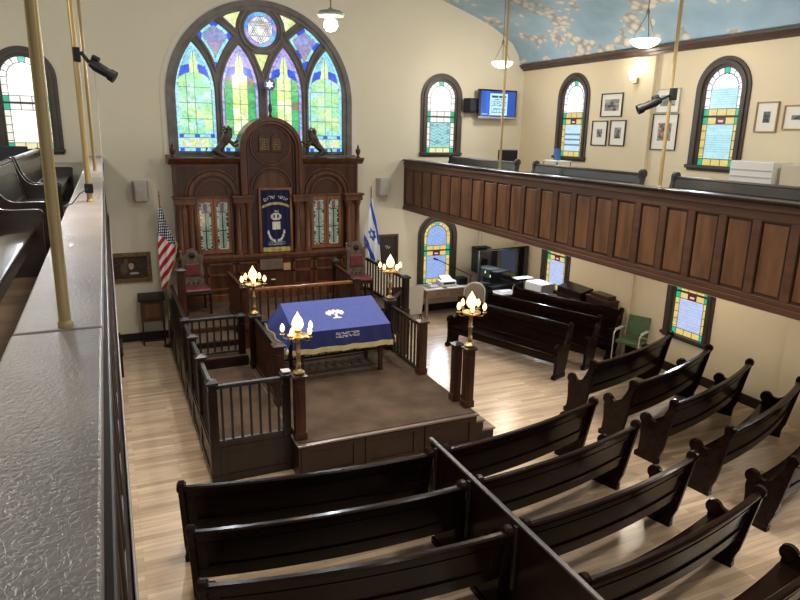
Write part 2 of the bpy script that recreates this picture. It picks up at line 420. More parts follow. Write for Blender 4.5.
arched_window(7.17,3.83,5.42,False,sky_clear,'white','plain','arched stained glass window on front wall beside wall television')
arched_window(-1.21,3.86,5.46,False,sky_white,'white','plain','arched stained glass window above the left balcony pews')
arched_window(7.18,.70,2.22,False,sky_low,'yellow','emblem','arched stained glass window behind the cluttered desk')
arched_window(11.83,3.83,5.42,True,sky_bld,'yellow','emblem','arched stained glass window in upper right wall near corner')
arched_window(8.02,3.83,5.42,True,sky_house,'yellow','emblem','arched stained glass window between framed pictures upstairs')
arched_window(12.0,.76,2.3,True,sky_low2,'yellow','emblem','stained glass window behind the cloth covered stand')
arched_window(8.1,.76,2.3,True,sky_low2,'yellow','emblem','stained glass window behind the green chair')
arched_window(4.2,3.83,5.42,True,sky_house,'yellow','emblem','arched stained glass window at far right upstairs')
arched_window(4.2,.76,2.3,True,sky_low2,'yellow','emblem','arched stained glass window at far right under balcony')

# ------------------------------------------------------------------ great tracery window
big=thing('window_great','large half round stained glass window with grey tracery above the ark',None,(CX,YW,3.76),kind='structure')
def bez(p0,p1,p2,n): 
    return [((1-t)**2*p0[0]+2*t*(1-t)*p1[0]+t*t*p2[0],(1-t)**2*p0[1]+2*t*(1-t)*p1[1]+t*t*p2[1]) for t in [i/n for i in range(n+1)]]
def lancet(x0,x1,xa,zb=3.83,zs=4.95,za=5.9):
    return [(x0,zb),(x1,zb)]+bez((x1,zs),(x1+.0,zs+.55),(xa,za),10)+bez((xa,za),(x0,zs+.55),(x0,zs),10)[1:]
S_=lambda p:[(2*CX-a,b_) for a,b_ in reversed(p)]
L1=lancet(1.35,2.10,1.70); L2=lancet(2.24,2.97,2.61)
K1=bez((1.82,6.03),(1.96,6.2),(2.15,6.30),4)+bez((2.15,6.3),(2.33,6.2),(2.49,6.05),4)[1:]+bez((2.49,6.05),(2.28,5.8),(2.15,5.45),6)[1:]+bez((2.15,5.45),(2.06,5.8),(1.82,6.03),6)[1:-1]
T1=[(2.33,6.385),(2.45,6.47),(2.67,6.52),(2.59,6.36),(2.56,6.2)]
T3=[(2.92,5.74),(3.20,5.74),(CX,5.40)]
CI=arc(CX,6.21,.33,0,2*PI,32)[:-1]
holes=[L1,S_(L1),L2,S_(L2),K1,S_(K1),T1,S_(T1),T3,CI]
bo=lambda r,zb=3.76:[(CX-r,zb),(CX+r,zb)]+arc(CX,bigz,r,0,PI,40)
P_=lambda w_:XZ(YW)
fr=MB(); fr.plate([bo(1.80)]+holes,XZ(YW),-.11,-.03); 
def expand(l,o):
    cx=sum(p[0] for p in l)/len(l); cz=sum(p[1] for p in l)/len(l); n=len(l); out=[]
    ar=sum(l[i][0]*l[(i+1)%n][1]-l[(i+1)%n][0]*l[i][1] for i in range(n)); sg=1 if ar>0 else -1
    for i in range(n):
        a=Vector(l[i-1]);b_=Vector(l[i]);c=Vector(l[(i+1)%n])
        d1=(b_-a).normalized(); d2=(c-b_).normalized(); n1=Vector((d1.y,-d1.x))*sg; n2=Vector((d2.y,-d2.x))*sg
        q=(n1+n2); q=q.normalized()*min(o/max(.35,math.sqrt(max(0.01,(1+n1.dot(n2))/2))),o*1.9)
        out.append((b_.x+q.x,b_.y+q.y))
    return out
for hl in holes:
    fr.band(expand(hl,.022),expand(hl,.05),XZ(YW),-.04,.01)
fr.build('tracery',trac,big,world=True)
# mullion ribs: raised outer arch and central ribs
fr=MB()
ob=lambda r:[(CX-r,3.76)]+arc(CX,bigz,r,PI,0,40)+[(CX+r,3.76)]
fr.band(ob(1.72),ob(1.80),XZ(YW),-.06,.03,closed=False); fr.band(ob(1.79),ob(1.90),XZ(YW),-.02,.06,closed=False)
fr.band(arc(CX,6.21,.39,0,2*PI,32)[:-1],arc(CX,6.21,.45,0,2*PI,32)[:-1],XZ(YW),-.05,.025)
fr.build('window_frame',trac,big,world=True,bevel=.006)
MB().box(CX-1.98,CX+1.98,YW-.08,YW+.1,3.69,3.765).build('sill',trac,big,world=True,bevel=.01)
MB().band(ob(1.90),ob(2.0),XZ(YW),0,.02,closed=False).build('plaster_surround',soff,big,world=True)
def inside(l,x,z):
    c=False;n=len(l);j=n-1
    for i in range(n):
        if (l[i][1]>z)!=(l[j][1]>z) and x<(l[j][0]-l[i][0])*(z-l[i][1])/(l[j][1]-l[i][1])+l[i][0]: c=not c
        j=i
    return c
def dist(l,x,z):
    m_=9;n=len(l)
    for i in range(n):
        a=l[i];b_=l[(i+1)%n];dx=b_[0]-a[0];dz=b_[1]-a[1];L2_=dx*dx+dz*dz
        t=max(0,min(1,((x-a[0])*dx+(z-a[1])*dz)/L2_)) if L2_>1e-9 else 0
        m_=min(m_,math.hypot(x-a[0]-t*dx,z-a[1]-t*dz))
    return m_
COB=(.03,.10,.75); AQ=(.25,.72,.78)
def gcol(x,z):
    def cell(a,b_,pal,s=0): return pal[int(h(a,b_,s)*len(pal))%len(pal)]
    for li,l in enumerate((L1,L2,S_(L1),S_(L2))):
        xs=[p[0] for p in l]; x0,x1=min(xs),max(xs)
        if x0-.03<=x<=x1+.03 and inside(expand(l,.03),x,z):
            outer=li in(0,2); d=dist(l,x,z)
            if z<4.16 :
                if z<3.90 or 4.09<z:
                    zz=(z-3.83)/.07 if z<3.9 else (z-4.09)/.07
                    k=(x-x0)/(x1-x0)*5
                    if abs(z-4.09)<.006 or abs(z-3.9)<.006: return (.1,.3,.4)
                    if int(k) in(0,2,4) and abs(k-int(k)-.5)<.3: return COB
                    return (.35,.75,.85)
                if d<.06: return (.4,.8,.85)
                return cell(round(x*9),0,[(.55,.8,.45),(.75,.85,.4),(.45,.75,.5),(.7,.8,.6)])
            if d<.058:
                s=round((x+z*2)*16)
                if d>.052: return (.06,.12,.18)
                return cell(s,li,[(.3,.75,.85),(.45,.8,.9),(.35,.7,.95)] if outer else [(.3,.28,.75),(.5,.35,.7),(.35,.5,.9),(.55,.45,.75)])
            xc=(x0+x1)/2
            zl=5.22+.12*max(0,1-((x-xc)/.30)**2)
            if z>zl:
                # small inner pointed light flanked by cobalt
                wd=.085*max(0,1-((z-5.30)/.42)**2)**.6 if z<5.72 else 0
                if abs(x-xc)<wd:
                    if abs(x-xc)<.007: return (.15,.3,.12)
                    return (.75,.9,.45) if outer else (.85,1.0,.45)
                if z<zl+.012: return (.1,.2,.3)
                if z<5.48-.3*max(0,abs(x-xc)-.12): return COB
                return (.28,.68,.88) if outer else (.45,.42,.85)
            nc=4; k=(x-x0-.055)/(x1-x0-.11)*nc; r_=(z-4.16)/.30
            ci=int(k); ri=int((z-4.16)/.15+.5*(ci%2))
            if abs(k-round(k))*(x1-x0)/nc<.006 or abs(r_-round(r_))*.3<.006: return (.12,.28,.16)
            if outer: return cell(ci,ri,[(.35,.8,.45),(.5,.85,.6),(.65,.9,.45),(.4,.78,.75),(.55,.85,.75),(.45,.8,.35)],li)
            if ci in(0,3): return cell(ci,ri,[(.05,.45,.13),(.08,.55,.18),(.3,.22,.14),(.2,.6,.25)],li)
            return cell(ci,ri,[(.9,1.0,.5),(1.0,1.05,.75),(.75,.95,.35)],li)
    for l in (K1,S_(K1)):
        if inside(expand(l,.03),x,z):
            d=dist(l,x,z); xs=[p[0] for p in l]
            if d<.065:
                for q in (l[0],l[4],l[8],l[14]):
                    if math.hypot(x-q[0],z-q[1])<.10: return COB
                if d>.058: return (.06,.12,.18)
                return (.33,.78,.82)
            t=(z-5.5)/.7
            return (.30,.33,.62) if t>.65 and h(round(z*14),1)>.3 else cell(round(z*16),0,[(.42,.32,.42),(.45,.34,.33),(.36,.30,.5)])
    for l in (T1,S_(T1),T3):
        if inside(expand(l,.03),x,z): return (.75,.85,.35) if h(round(x*7),round(z*6))>.4 else (.85,.9,.6)
    r=math.hypot(x-CX,z-6.21)
    if r<.36:
        a=math.atan2(z-6.21,x-CX)
        if r>.245:
            if r<.252: return (.1,.1,.3)
            k=int((a/PI+1)*8); return [(.15,.35,.85),(.4,.35,.75),(.2,.6,.85),(.5,.4,.72)][int(h(k,3)*4)%4]
        # star lines
        R0=.235
        for off in (PI/2,-PI/2):
            for q in range(3):
                a0=off+q*2*PI/3; a1=a0+2*PI/3
                p=(R0*cos(a0),R0*sin(a0)); p2=(R0*cos(a1),R0*sin(a1))
                dx=p2[0]-p[0];dz=p2[1]-p[1]
                dd=abs((x-CX-p[0])*dz-(z-6.21-p[1])*dx)/math.hypot(dx,dz)
                if dd<.0095 or abs(dd-.035)<.006: 
                    if ((x-CX-p[0])*dx+(z-6.21-p[1])*dz)>0 and ((x-CX-p2[0])*-dx+(z-6.21-p2[1])*-dz)>0: return (.28,.33,.32)
        return [(1.0,1.0,.95),(.95,.85,.85),(.9,.95,1.0)][int(h(int((a/PI+1)*6),2)*3)%3]
    return None
s=MB(); W=3.5; H=2.85; nu=250; nv=204
s.sheet(lambda u,v:(CX+(u-.5)*W,YW+.08,3.78+v*H),nu,nv,lambda u,v:gcol(CX+(u-.5)*W,3.78+v*H))
kf=[(f,c) for f,c in zip(s.f,s.c) if c]; s.f=[k[0] for k in kf]; s.c=[k[1] for k in kf]
s.build('stained_glass_pane',bigglass,big,world=True)

# ------------------------------------------------------------------ balconies
XB=6.249
def balcony(side):
    """side 'right' or 'left'; outer face plane xf, body runs to wall xw"""
    if side=='right': xf,xw,sg=XB,XR,1
    else: xf,xw,sg=-.06,XL,-1
    bx=lambda mb_,a,b_,y0,y1,z0,z1:mb_.box(min(xf+sg*a,xf+sg*b_),max(xf+sg*a,xf+sg*b_),y0,y1,z0,z1)
    y1=YW-.003; y0=-3.5
    # slab
    mb=MB(); bx(mb,.09,abs(xw-xf)-.002,y0,y1,2.56,2.9); mb.build('balcony_floor_%s'%side,soff)['kind']='structure'
    mb=MB(); bx(mb,.24,abs(xw-xf)-.002,y0,y1,2.902,2.93)
    mb.build('balcony_boards_%s'%side,deskm)['kind']='structure'
    p=thing('balcony_parapet','dark brown panelled parapet along the %s balcony'%side,'parapet',(xf,6,2.53))
    z1=3.64 if side=='right' else 3.70
    mb=MB(); bx(mb,.03,.10,y0,y1,2.53,z1); 
    bx(mb,-.02,.03,y0,y1,2.53,2.60); bx(mb,.0,.03,y0,y1,2.60,2.66); bx(mb,.0,.03,y0,y1,3.46,z1); bx(mb,-.02,.03,y0,y1,3.56,3.60)
    pitch=.4312; k=0; ystart=-3.08
    y=ystart; ends=[]
    while y<y1+.1: ends.append(y); y+=pitch
    for y in ends: bx(mb,.0,.03,y-.05,min(y+.05,y1),2.66,3.46)
    mb.build('parapet_frame',balw if side=='right' else baldk,p,world=True,bevel=.006)
    if side=='left':
        mb=MB(); bx(mb,-.03,-.02,y0,y1,2.50,2.64); mb.build('fascia_board',capm,p,world=True,bevel=.004)
    for a,b_ in zip(ends,ends[1:]):
        if (a+b_)/2<(3.2 if side=='right' else -.5): continue
        mb=MB(); bx(mb,.014,.0295,a+.075,b_-.075,2.69,3.43)
        o=mb.build('panel',balp,p,world=True,bevel=.008)
    mb=MB()
    for a,b_ in zip(ends,ends[1:]):
        for c in (a+.05,b_-.060): bx(mb,.008,.03,c,c+.010,2.66,3.46)
        for c in (2.66,3.446): bx(mb,.008,.03,a+.055,b_-.055,c,c+.014)
    mb.build('panel_moulding',baldk,p,world=True)
    return p,bx
pr,bx=balcony('right')
mb=MB(); bx(mb,-.045,.17,-3.5,YW-.004,3.64,3.675); mb.build('cap_rail',railw,pr,world=True,bevel=.01)
mb=MB(); bx(mb,-.004,.10,-3.5,YW-.004,2.52,2.535); mb.build('lower_edge',soff,pr,world=True)
pl,bx=balcony('left')
mb=MB(); mb.box(-.28,-.05,2.0,YW-.004,3.69,3.732); mb.build('cap_rail',capm,pl,world=True,bevel=.006)
mb=MB(); mb.box(-.284,-.052,-3.5,1.994,3.688,3.730); mb.build('cap_rail',capm,pl,world=True,bevel=.006)
# inner slatted side of the left parapet
mb=MB(); mb.box(-.26,-.20,-3.5,YW-.01,2.93,3.69); mb.build('inner_boarding',baldk,pl,world=True)
# poles on the rails
def brasspole(x,y,z0,z1,r,label,dx=0):
    t=thing('brass_pole',label,'pole',(x,y,z0),group='brass poles rising from the balcony rails')
    del t['group']
    mb=MB(); mb.tube([(0,0,0),(dx,0,(z1-z0))],r,14); mb.build('pole',pole,t,smooth=True)
    mb=MB(); mb.lathe([(r*1.25,0),(r*1.25,.012),(r,.02)],n=14); mb.build('base_collar',pole,t,smooth=True)
    return t
def ceilz(x):
    d=abs(x-CX); hh=sorted(half)
    for a,b_ in zip(hh,hh[1:]):
        if a[0]<=d<=b_[0]: return a[1]+(b_[1]-a[1])*(d-a[0])/(b_[0]-a[0])
    return 7.6
brasspole(-.148,2.03,3.732,ceilz(-.148)-.01,.0165,'thick brass pole on left balcony rail nearest the camera',.03)
brasspole(-.135,5.49,3.732,ceilz(-.135)-.01,.021,'brass pole on left balcony rail holding the black camera')
brasspole(-.135,9.3,3.732,ceilz(-.135)-.01,.021,'farthest brass pole on left balcony rail')
brasspole(6.33,9.86,3.675,ceilz(6.33)-.01,.022,'thin brass pole on right balcony rail before the television')
brasspole(6.33,6.16,3.675,ceilz(6.33)-.01,.022,'brass pole on right balcony rail carrying black camera')
def camera_rig(name,label,p,q,polep,r=.035):
    """small video camera on a clamp arm: p clamp, q lens end"""
    t=thing(name,label,'camera',p)
    p=Vector(p);q=Vector(q); d=(q-p)
    cs=r*.75; cb=MB().box(p.x-cs,p.x+cs,p.y-cs,p.y+cs,p.z-cs*2,p.z+cs*2); cb.build('clamp',black,t,world=True,bevel=.008)
    MB().tube([p+Vector((.03,-.0,.02)),p+d*.3,p+d*.45+Vector((0,0,.03))],.015,8).build('arm',black,t,world=True)
    a=p+d*.35; MB().tube([a,p+d*.5,p+d*.85,p+d*.86,q],[r*.8,r*1.15,r,r*1.25,r*1.3],12).build('camera_body',black,t,world=True,smooth=True)
    MB().tube([p+d*.42+Vector((0,0,.05)),p+d*.6+Vector((0,0,.055))],r*.6,8).build('handle',black,t,world=True)
    return t
camera_rig('video_camera','black camera clamped to brass pole at upper left',(-.125,5.49,4.79),(.115,5.42,4.64),None,.034)
camera_rig('video_camera','black camera clamped to brass pole upstairs right',(6.33,6.12,4.79),(5.97,6.3,4.60),None,.046)
cb=MB().tube([(-.135,5.46,3.84),(-.2,5.42,3.80),(-.25,5.3,3.742),(-.3,5.1,3.742)],.004,6).build('power_cable',black); setp(cb,'thin black cable curling over the left balcony rail','cable')
cl=MB().box(-.165,-.105,5.455,5.525,3.80,3.87).build('cable_clamp',black,bevel=.006); setp(cl,'small black clamp low on the camera pole by rail','clamp')
cb=MB().tube([(-.02,5.45,4.80),(-.02,5.455,4.3),(-.03,5.46,3.9),(-.08,5.47,3.75)],.003,6).build('hanging_cable',greyp); setp(cb,'thin grey cable hanging beneath the upper left camera','cable')

# ------------------------------------------------------------------ pews
def pewfn(p,q,sag,name,label,zf=0,m=pew,hs=1.0,group=None,flat=False):
    p=Vector((p[0],p[1]));q=Vector((q[0],q[1])); Lc=(q-p).length; t=(q-p)/Lc; mid=(p+q)/2
    rz=math.atan2(t.y,t.x)
    root=thing(name,label,'pew',(mid.x,mid.y,zf),rz,group)
    R=Lc*Lc/(8*sag)+sag/2 if sag>0 else 400.
    sag_=sag if sag>0 else Lc*Lc/3200
    A=math.asin(Lc/2/R); cy=R-sag_
    Pt=lambda th,d,z:((R-d)*sin(th),cy-(R-d)*cos(th),z*hs)
    ns=14 if sag>0 else 1
    def sweep(sec,a0,a1,mb):
        n=len(sec); vs=[Pt(a0+(a1-a0)*i/ns,d,z) for i in range(ns+1) for d,z in sec]
        fs=[(i*n+k,i*n+(k+1)%n,(i+1)*n+(k+1)%n,(i+1)*n+k) for i in range(ns) for k in range(n)]
        fs+=[tuple(range(n))[::-1],tuple(ns*n+k for k in range(n))]
        mb.add(vs,fs)
    db=lambda z:.02+(.93-z)*.2
    et=.055/R
    a0,a1=-A+et*.9,A-et*.9
    st=MB(); sweep([(.13,.40),(.46,.415),(.485,.43),(.48,.452),(.46,.46),(.13,.43)],a0,a1,st); st.build('seat',m,root,bevel=0,smooth=True)
    ap=MB(); sweep([(.43,.30),(.45,.30),(.45,.414),(.43,.414)],a0,a1,ap); ap.build('apron',m,root)
    bk=MB()
    sl=lambda z0,z1,o,w:[(db(z0)+o,z0),(db(z0)+o+w,z0),(db(z1)+o+w,z1),(db(z1)+o,z1)]
    sweep(sl(.38,.90,.012,.016),a0,a1,bk); sweep(sl(.38,.50,0,.045),a0,a1,bk); sweep(sl(.80,.91,0,.04),a0,a1,bk)
    sw=.10/R
    sweep(sl(.50,.80,0.001,.038),a0,a0+sw,bk); sweep(sl(.50,.80,0.001,.038),a1-sw,a1,bk)
    bk.build('backrest',m,root,smooth=True,bevel=.004,seg=1)
    tp=MB(); sweep([(-.012,.905),(.01,.90),(.055,.905),(.06,.925),(.045,.942),(.0,.945),(-.015,.93)],a0,a1,tp); tp.build('top_rail',m,root,smooth=True)
    ml=MB(); sweep(sl(.505,.525,-.006,.012),a0+sw,a1-sw,ml); sweep(sl(.775,.795,-.006,.012),a0+sw,a1-sw,ml); ml.build('panel_moulding',m,root)
    # carved end
    if flat:
        pts=[(.20,0),(.54,0),(.54,.40),(.55,.56)]+[(.52+.04*cos(a),.58+.04*sin(a)) for a in (0,.8,1.57)]+[(.30,.62)]+bez((.24,.625),(.13,.66),(.07,.92),8)+[(.05,.955),(.02,.965),(-.02,.95),(-.03,.92)]+[(.10,.40),(.16,.1)]
    else:
        pts=[(.17,0),(.50,0),(.50,.075),(.475,.10)]+bez((.475,.10),(.445,.28),(.475,.44),6)[1:]
        pts+=[(.415+.085*cos(a),.575+.085*sin(a)) for a in [(-.9+i*(3.1)/8) for i in range(9)]]
        pts+=bez((.33,.60),(.25,.56),(.18,.66),5)+bez((.17,.68),(.11,.78),(.085,.86),4)
        pts+=[(.025+.064*cos(a),.935+.064*sin(a)) for a in [(.0-.3+i*(4.4)/9) for i in range(10)]]
        pts+=bez((-.005,.84),(.04,.60),(.075,.40),5)+bez((.11,.22),(.15,.13),(.155,.08),3)+[(.15,.075)]
    for s_,th in ((-1,-A),(1,A)):
        e=MB(); c,s2=cos(th),sin(th)
        def mp(d,z,w):
            x,y,zz=Pt(th,d,z); return (x+w*c,y+w*s2,zz)
        w0,w1=(0,.055) if s_<0 else (-.055,0)
        e.prism(pts,mp,w0,w1)
        eo=.012
        if not flat:
            e.prism([(.415+.07*cos(2*PI*i/14),.575+.07*sin(2*PI*i/14)) for i in range(14)],mp,w0-eo,w1+eo)
            e.prism([(.025+.05*cos(2*PI*i/12),.935+.05*sin(2*PI*i/12)) for i in range(12)],mp,w0-eo,w1+eo)
            e.prism([(.155,0),(.515,0),(.515,.07),(.155,.07)],mp,w0-eo,w1+eo)
        e.build('end_panel',m,root,bevel=.006)
    return root
LR=['front row','second row','third row','fourth row']
ctrL=[((.36,5.90),(2.95,5.60)),((.36,5.12),(2.95,4.885)),((.36,4.38),(2.95,4.07)),((.44,3.5),(2.965,3.27))]
ctrR=[((3.10,5.60),(5.57,6.06)),((3.10,4.90),(5.58,5.31)),((3.10,4.10),(5.59,4.47)),((3.10,3.30),(5.63,3.69)),((3.10,2.5),(5.63,2.86))]
lab=['curved dark pew in left centre block closest to the bimah','curved dark pew second from the bimah, left of divider','curved dark pew third from the bimah, left of divider','curved dark pew fourth from the bimah, left of divider']
for (p,q),l in zip(ctrL[:3],lab): pewfn(p,q,.09,'church_pew',l)
lab=['curved dark pew just right of divider, nearest the bimah steps','curved dark pew right of divider, second from bimah','curved pew right of divider, third from bimah, glossy seat showing','curved pew right of divider, fourth from bimah, long glossy back','curved dark pew at the bottom right corner of the view']
for (p,q),l in zip(ctrR,lab): pewfn(p,q,.09,'church_pew',l)
rt=[((6.47,7.17),(8.85,7.92)),((6.45,6.31),(8.85,7.10)),((6.46,5.59),(8.87,6.36)),((6.47,4.75),(8.9,5.55)),((6.46,3.95),(8.9,4.72)),((6.46,3.1),(8.9,3.9))]
lab=['dark pew of right block nearest the green chair','dark pew of right block, second from the green chair','dark pew of right block with a small emblem mark on its back','dark pew of right block, fourth from the green chair, grey seat','dark pew of right block at right edge, fifth from green chair','dark pew of right block, nearest the camera']
for i,((p,q),l) in enumerate(zip(rt[:5],lab)):
    o=pewfn(p,q,.10,'church_pew',l)
    if i==2:
        ox=MB(); ox.tube([(.025*cos(a),0,.025*sin(a)*1.2) for a in [2*PI*k/8 for k in range(9)]],.006,6)
        ox.v=[(x-.1,y-.035-.0,z+.66) for x,y,z in ox.v]; ox.build('back_emblem',black,o)
pewfn((7.50,8.94),(6.58,11.38),0,'side_pew','dark side pew facing the bimah, closest of three')
pewfn((8.34,9.16),(7.38,11.6),0,'side_pew','dark side pew facing the bimah, middle of three')
pewfn((9.12,9.42),(8.2,11.85),0,'side_pew','dark side pew facing the bimah, nearest the right wall')
gp=mottled('balcony_pew_wood',(.035,.032,.028),(.055,.05,.045),(1,1,9),.45,coat=.0,spec=.2)
lp=mottled('balcony_pew_brown',(.028,.018,.013),(.05,.033,.025),(1,4,9),.3,coat=.4)
pewfn((7.0,10.25),(7.0,12.85),0,'balcony_pew','dark balcony pew back below the wall television',2.84,gp)
pewfn((7.0,7.1),(7.0,9.72),0,'balcony_pew','dark balcony pew back below the three framed photographs',2.84,gp)
pewfn((7.0,3.9),(7.0,6.55),0,'balcony_pew','dark balcony pew back below the white box at right',2.84,gp)
def balpew(p,q,label):
    return pewfn(p,q,0,'balcony_pew',label,2.93,lp,flat=True)
balpew((-1.12,13.5),(-1.12,9.75),'brown balcony pew beside the left window, farthest')
balpew((-1.12,9.55),(-1.12,7.35),'brown balcony pew behind the thick brass pole, middle')
balpew((-1.12,6.75),(-1.12,3.3),'brown balcony pew at the left edge, nearest camera')

# divider between the left and right centre pews
dv=thing('pew_divider','tall dark partition with grey top bar splitting the centre pews','divider',(3.03,4.2,0))
MB().box(3.005,3.04,1.9,5.76,0,1.0).build('panel',pew,dv,world=True,bevel=.004)
MB().box(3.0,3.045,1.9,5.80,1.0,1.025).build('top_bar',plain('grey_bar',(.07,.065,.065),.3,.4),dv,world=True,bevel=.006)
for (p,q) in ctrL[:3]:
    MB().box(2.975,3.004,q[1]-.02,q[1]+.02,.35,.99).build('post',steelw,dv,world=True,bevel=.004)

# ------------------------------------------------------------------ bimah
plat=mottled('platform_dark_wood',(.013,.0055,.0035),(.027,.0105,.006),(1.5,8,8),.36,coat=.1,spec=.3)
bm_=thing('bimah_platform','carpeted raised bimah platform in front of the ark','platform',(3.1,9,0))
MB().box(1.88,4.44,7.14,11.0,0,.47).build('platform_base',plat,bm_,world=True,bevel=.006)
MB().box(1.86,4.46,7.11,11.0,.47,.495).build('edge_nosing',plain('metal_nosing',(.22,.17,.15),.28,.5),bm_,world=True,bevel=.006)
MB().box(1.90,4.43,7.17,11.0,.495,.505).build('carpet',carpet,bm_,world=True)
mb=MB()
for a,b_ in ((1.88,2.70),(2.74,3.56),(3.60,4.42)):
    for c,d,e_,f in ((a+.03,b_-.03,.04,.10),(a+.03,b_-.03,.40,.46),(a+.03,a+.10,.10,.40),(b_-.10,b_-.03,.10,.40)): mb.box(c,d,7.12,7.14,e_,f)
mb.build('front_panelling',plat,bm_,world=True,bevel=.004)
st_=thing('platform_steps','small dark steps with wood treads at right of bimah','steps',(4.65,7.9,0))
MB().box(4.465,4.62,7.25,8.7,0,.30).box(4.62,4.80,7.25,8.7,0,.15).build('risers',railw,st_,world=True)
MB().box(4.465,4.64,7.23,8.72,.30,.33).box(4.60,4.82,7.23,8.72,.15,.18).build('treads',deskm,st_,world=True,bevel=.006)
en=thing('side_enclosure','dark panelled side box with carpet beside the bimah','enclosure',(1.4,9,0))
MB().box(.93,1.88,7.52,10.2,0,.49).build('enclosure_base',railw,en,world=True)
MB().box(.95,1.88,7.54,10.2,.49,.50).build('carpet',carpet,en,world=True)
mb=MB()
mb.box(.90,1.88,7.47,7.52,0,.54)
for c,d,e_,f in ((.98,1.86,.05,.11),(.98,1.86,.42,.48),(.98,1.05,.11,.42),(1.79,1.86,.11,.42)): mb.box(c,d,7.455,7.47,e_,f)
y=7.5
mb.box(.88,.93,7.47,10.19,0,.54)
for a,b_ in ((7.5,8.47),(8.47,9.4),(9.4,10.19)):
    for c,d,e_,f in ((a+.03,b_-.03,.05,.12),(a+.03,b_-.03,.42,.49),(a+.03,a+.1,.12,.42),(b_-.1,b_-.03,.12,.42)): mb.box(.865,.88,c,d,e_,f)
mb.build('panelling',railw,en,world=True,bevel=.004)
# steps up to ark platform
us=thing('ark_steps','carpeted steps rising behind the gate to the ark platform','steps',(1.4,10.6,0))
MB().box(.93,1.88,10.2,10.78,0,.66).box(.93,1.88,10.78,11.35,0,.76).build('step_body',railw,us,world=True)
MB().box(.95,1.86,10.22,10.78,.66,.672).box(.95,1.86,10.80,11.35,.76,.772).build('step_carpet',carpet,us,world=True)
up=thing('ark_platform','upper carpeted platform carrying the ark and throne chairs','platform',(3,12,0))
MB().box(1.9,5.15,11.0,YW-.04,0,.85).box(.95,1.9,11.35,YW-.04,0,.85).build('platform_base',arkd,up,world=True)
mb=MB(); mb.box(.88,.93,10.2,12.9,0,.72)
for a,b_ in ((10.2,11.1),(11.1,12.0),(12.0,12.9)):
    for c,d,e_,f in ((a+.03,b_-.03,.05,.12),(a+.03,b_-.03,.56,.64),(a+.03,a+.1,.12,.56),(b_-.1,b_-.03,.12,.56)): mb.box(.865,.88,c,d,e_,f)
sp_w=thing('stair_panelling','dark panelled side wall along the ark steps by left aisle','panelling',(.9,11.5,0)); mb.build('side_panelling',railw,sp_w,world=True,bevel=.004)
MB().box(1.92,5.13,11.02,13.3,.85,.86).box(.97,1.92,11.37,13.3,.85,.86).build('carpet',carpet,up,world=True)

def newel(x,y,z0,z1,w,label,m=railw,capw=None,group=None):
    t=thing('newel_post',label,'post',(x,y,z0),group=group)
    hh=z1-z0; a=w/2
    mb=MB(); mb.box(-a,a,-a,a,0,hh-.06)
    for s_ in(-1,1):
        mb.box(-a*.5,a*.5,s_*a-.004 if s_>0 else -a-.008,s_*a+.008 if s_>0 else -a+.004,.15,hh-.16)
        mb.box(s_*a-.004 if s_>0 else -a-.008,s_*a+.008 if s_>0 else -a+.004,-a*.5,a*.5,.15,hh-.16)
    mb.box(-a-.012,a+.012,-a-.012,a+.012,0,.1)
    mb.build('shaft',m,t,bevel=.004)
    c=MB(); c.box(-a-.022,a+.022,-a-.022,a+.022,hh-.06,hh-.03)
    b0=a+.03; c.add([(-b0,-b0,hh-.03),(b0,-b0,hh-.03),(b0,b0,hh-.03),(-b0,b0,hh-.03),(-a*.5,-a*.5,hh),(a*.5,-a*.5,hh),(a*.5,a*.5,hh),(-a*.5,a*.5,hh)],[(0,1,5,4),(1,2,6,5),(2,3,7,6),(3,0,4,7),(4,5,6,7),(3,2,1,0)])
    c.build('post_cap',steelw if m is railw else m,t,bevel=.004)
    return t
def railing(p,q,z0,z1,label,m=railw,n=None,bw=.028,topm=None,zb=None,w=.06):
    p=Vector(p);q=Vector(q); Lr=(q-p).length; t=(q-p)/Lr; rz=math.atan2(t.y,t.x)
    root=thing('balustrade',label,'railing',(p.x,p.y,z0),rz)
    hh=z1-z0
    MB().box(0,Lr,-w/2,w/2,hh-.055,hh).build('top_rail',topm or m,root,bevel=.012)
    MB().box(0,Lr,-.025,.025,.03,.07).build('bottom_rail',m,root,bevel=.005)
    n=n or int(Lr/.125)
    b0=None
    for i in range(n):
        x=Lr*(i+.5)/n
        if b0 is None:
            b0=MB().box(-bw/2,bw/2,-bw/2,bw/2,.07,hh-.055).build('baluster',m,root,bevel=.003); b0.location=(x,0,0)
        else:
            c=b0.copy(); col.objects.link(c); c.parent=root; c.location=(x,0,0)
    return root
F=.505
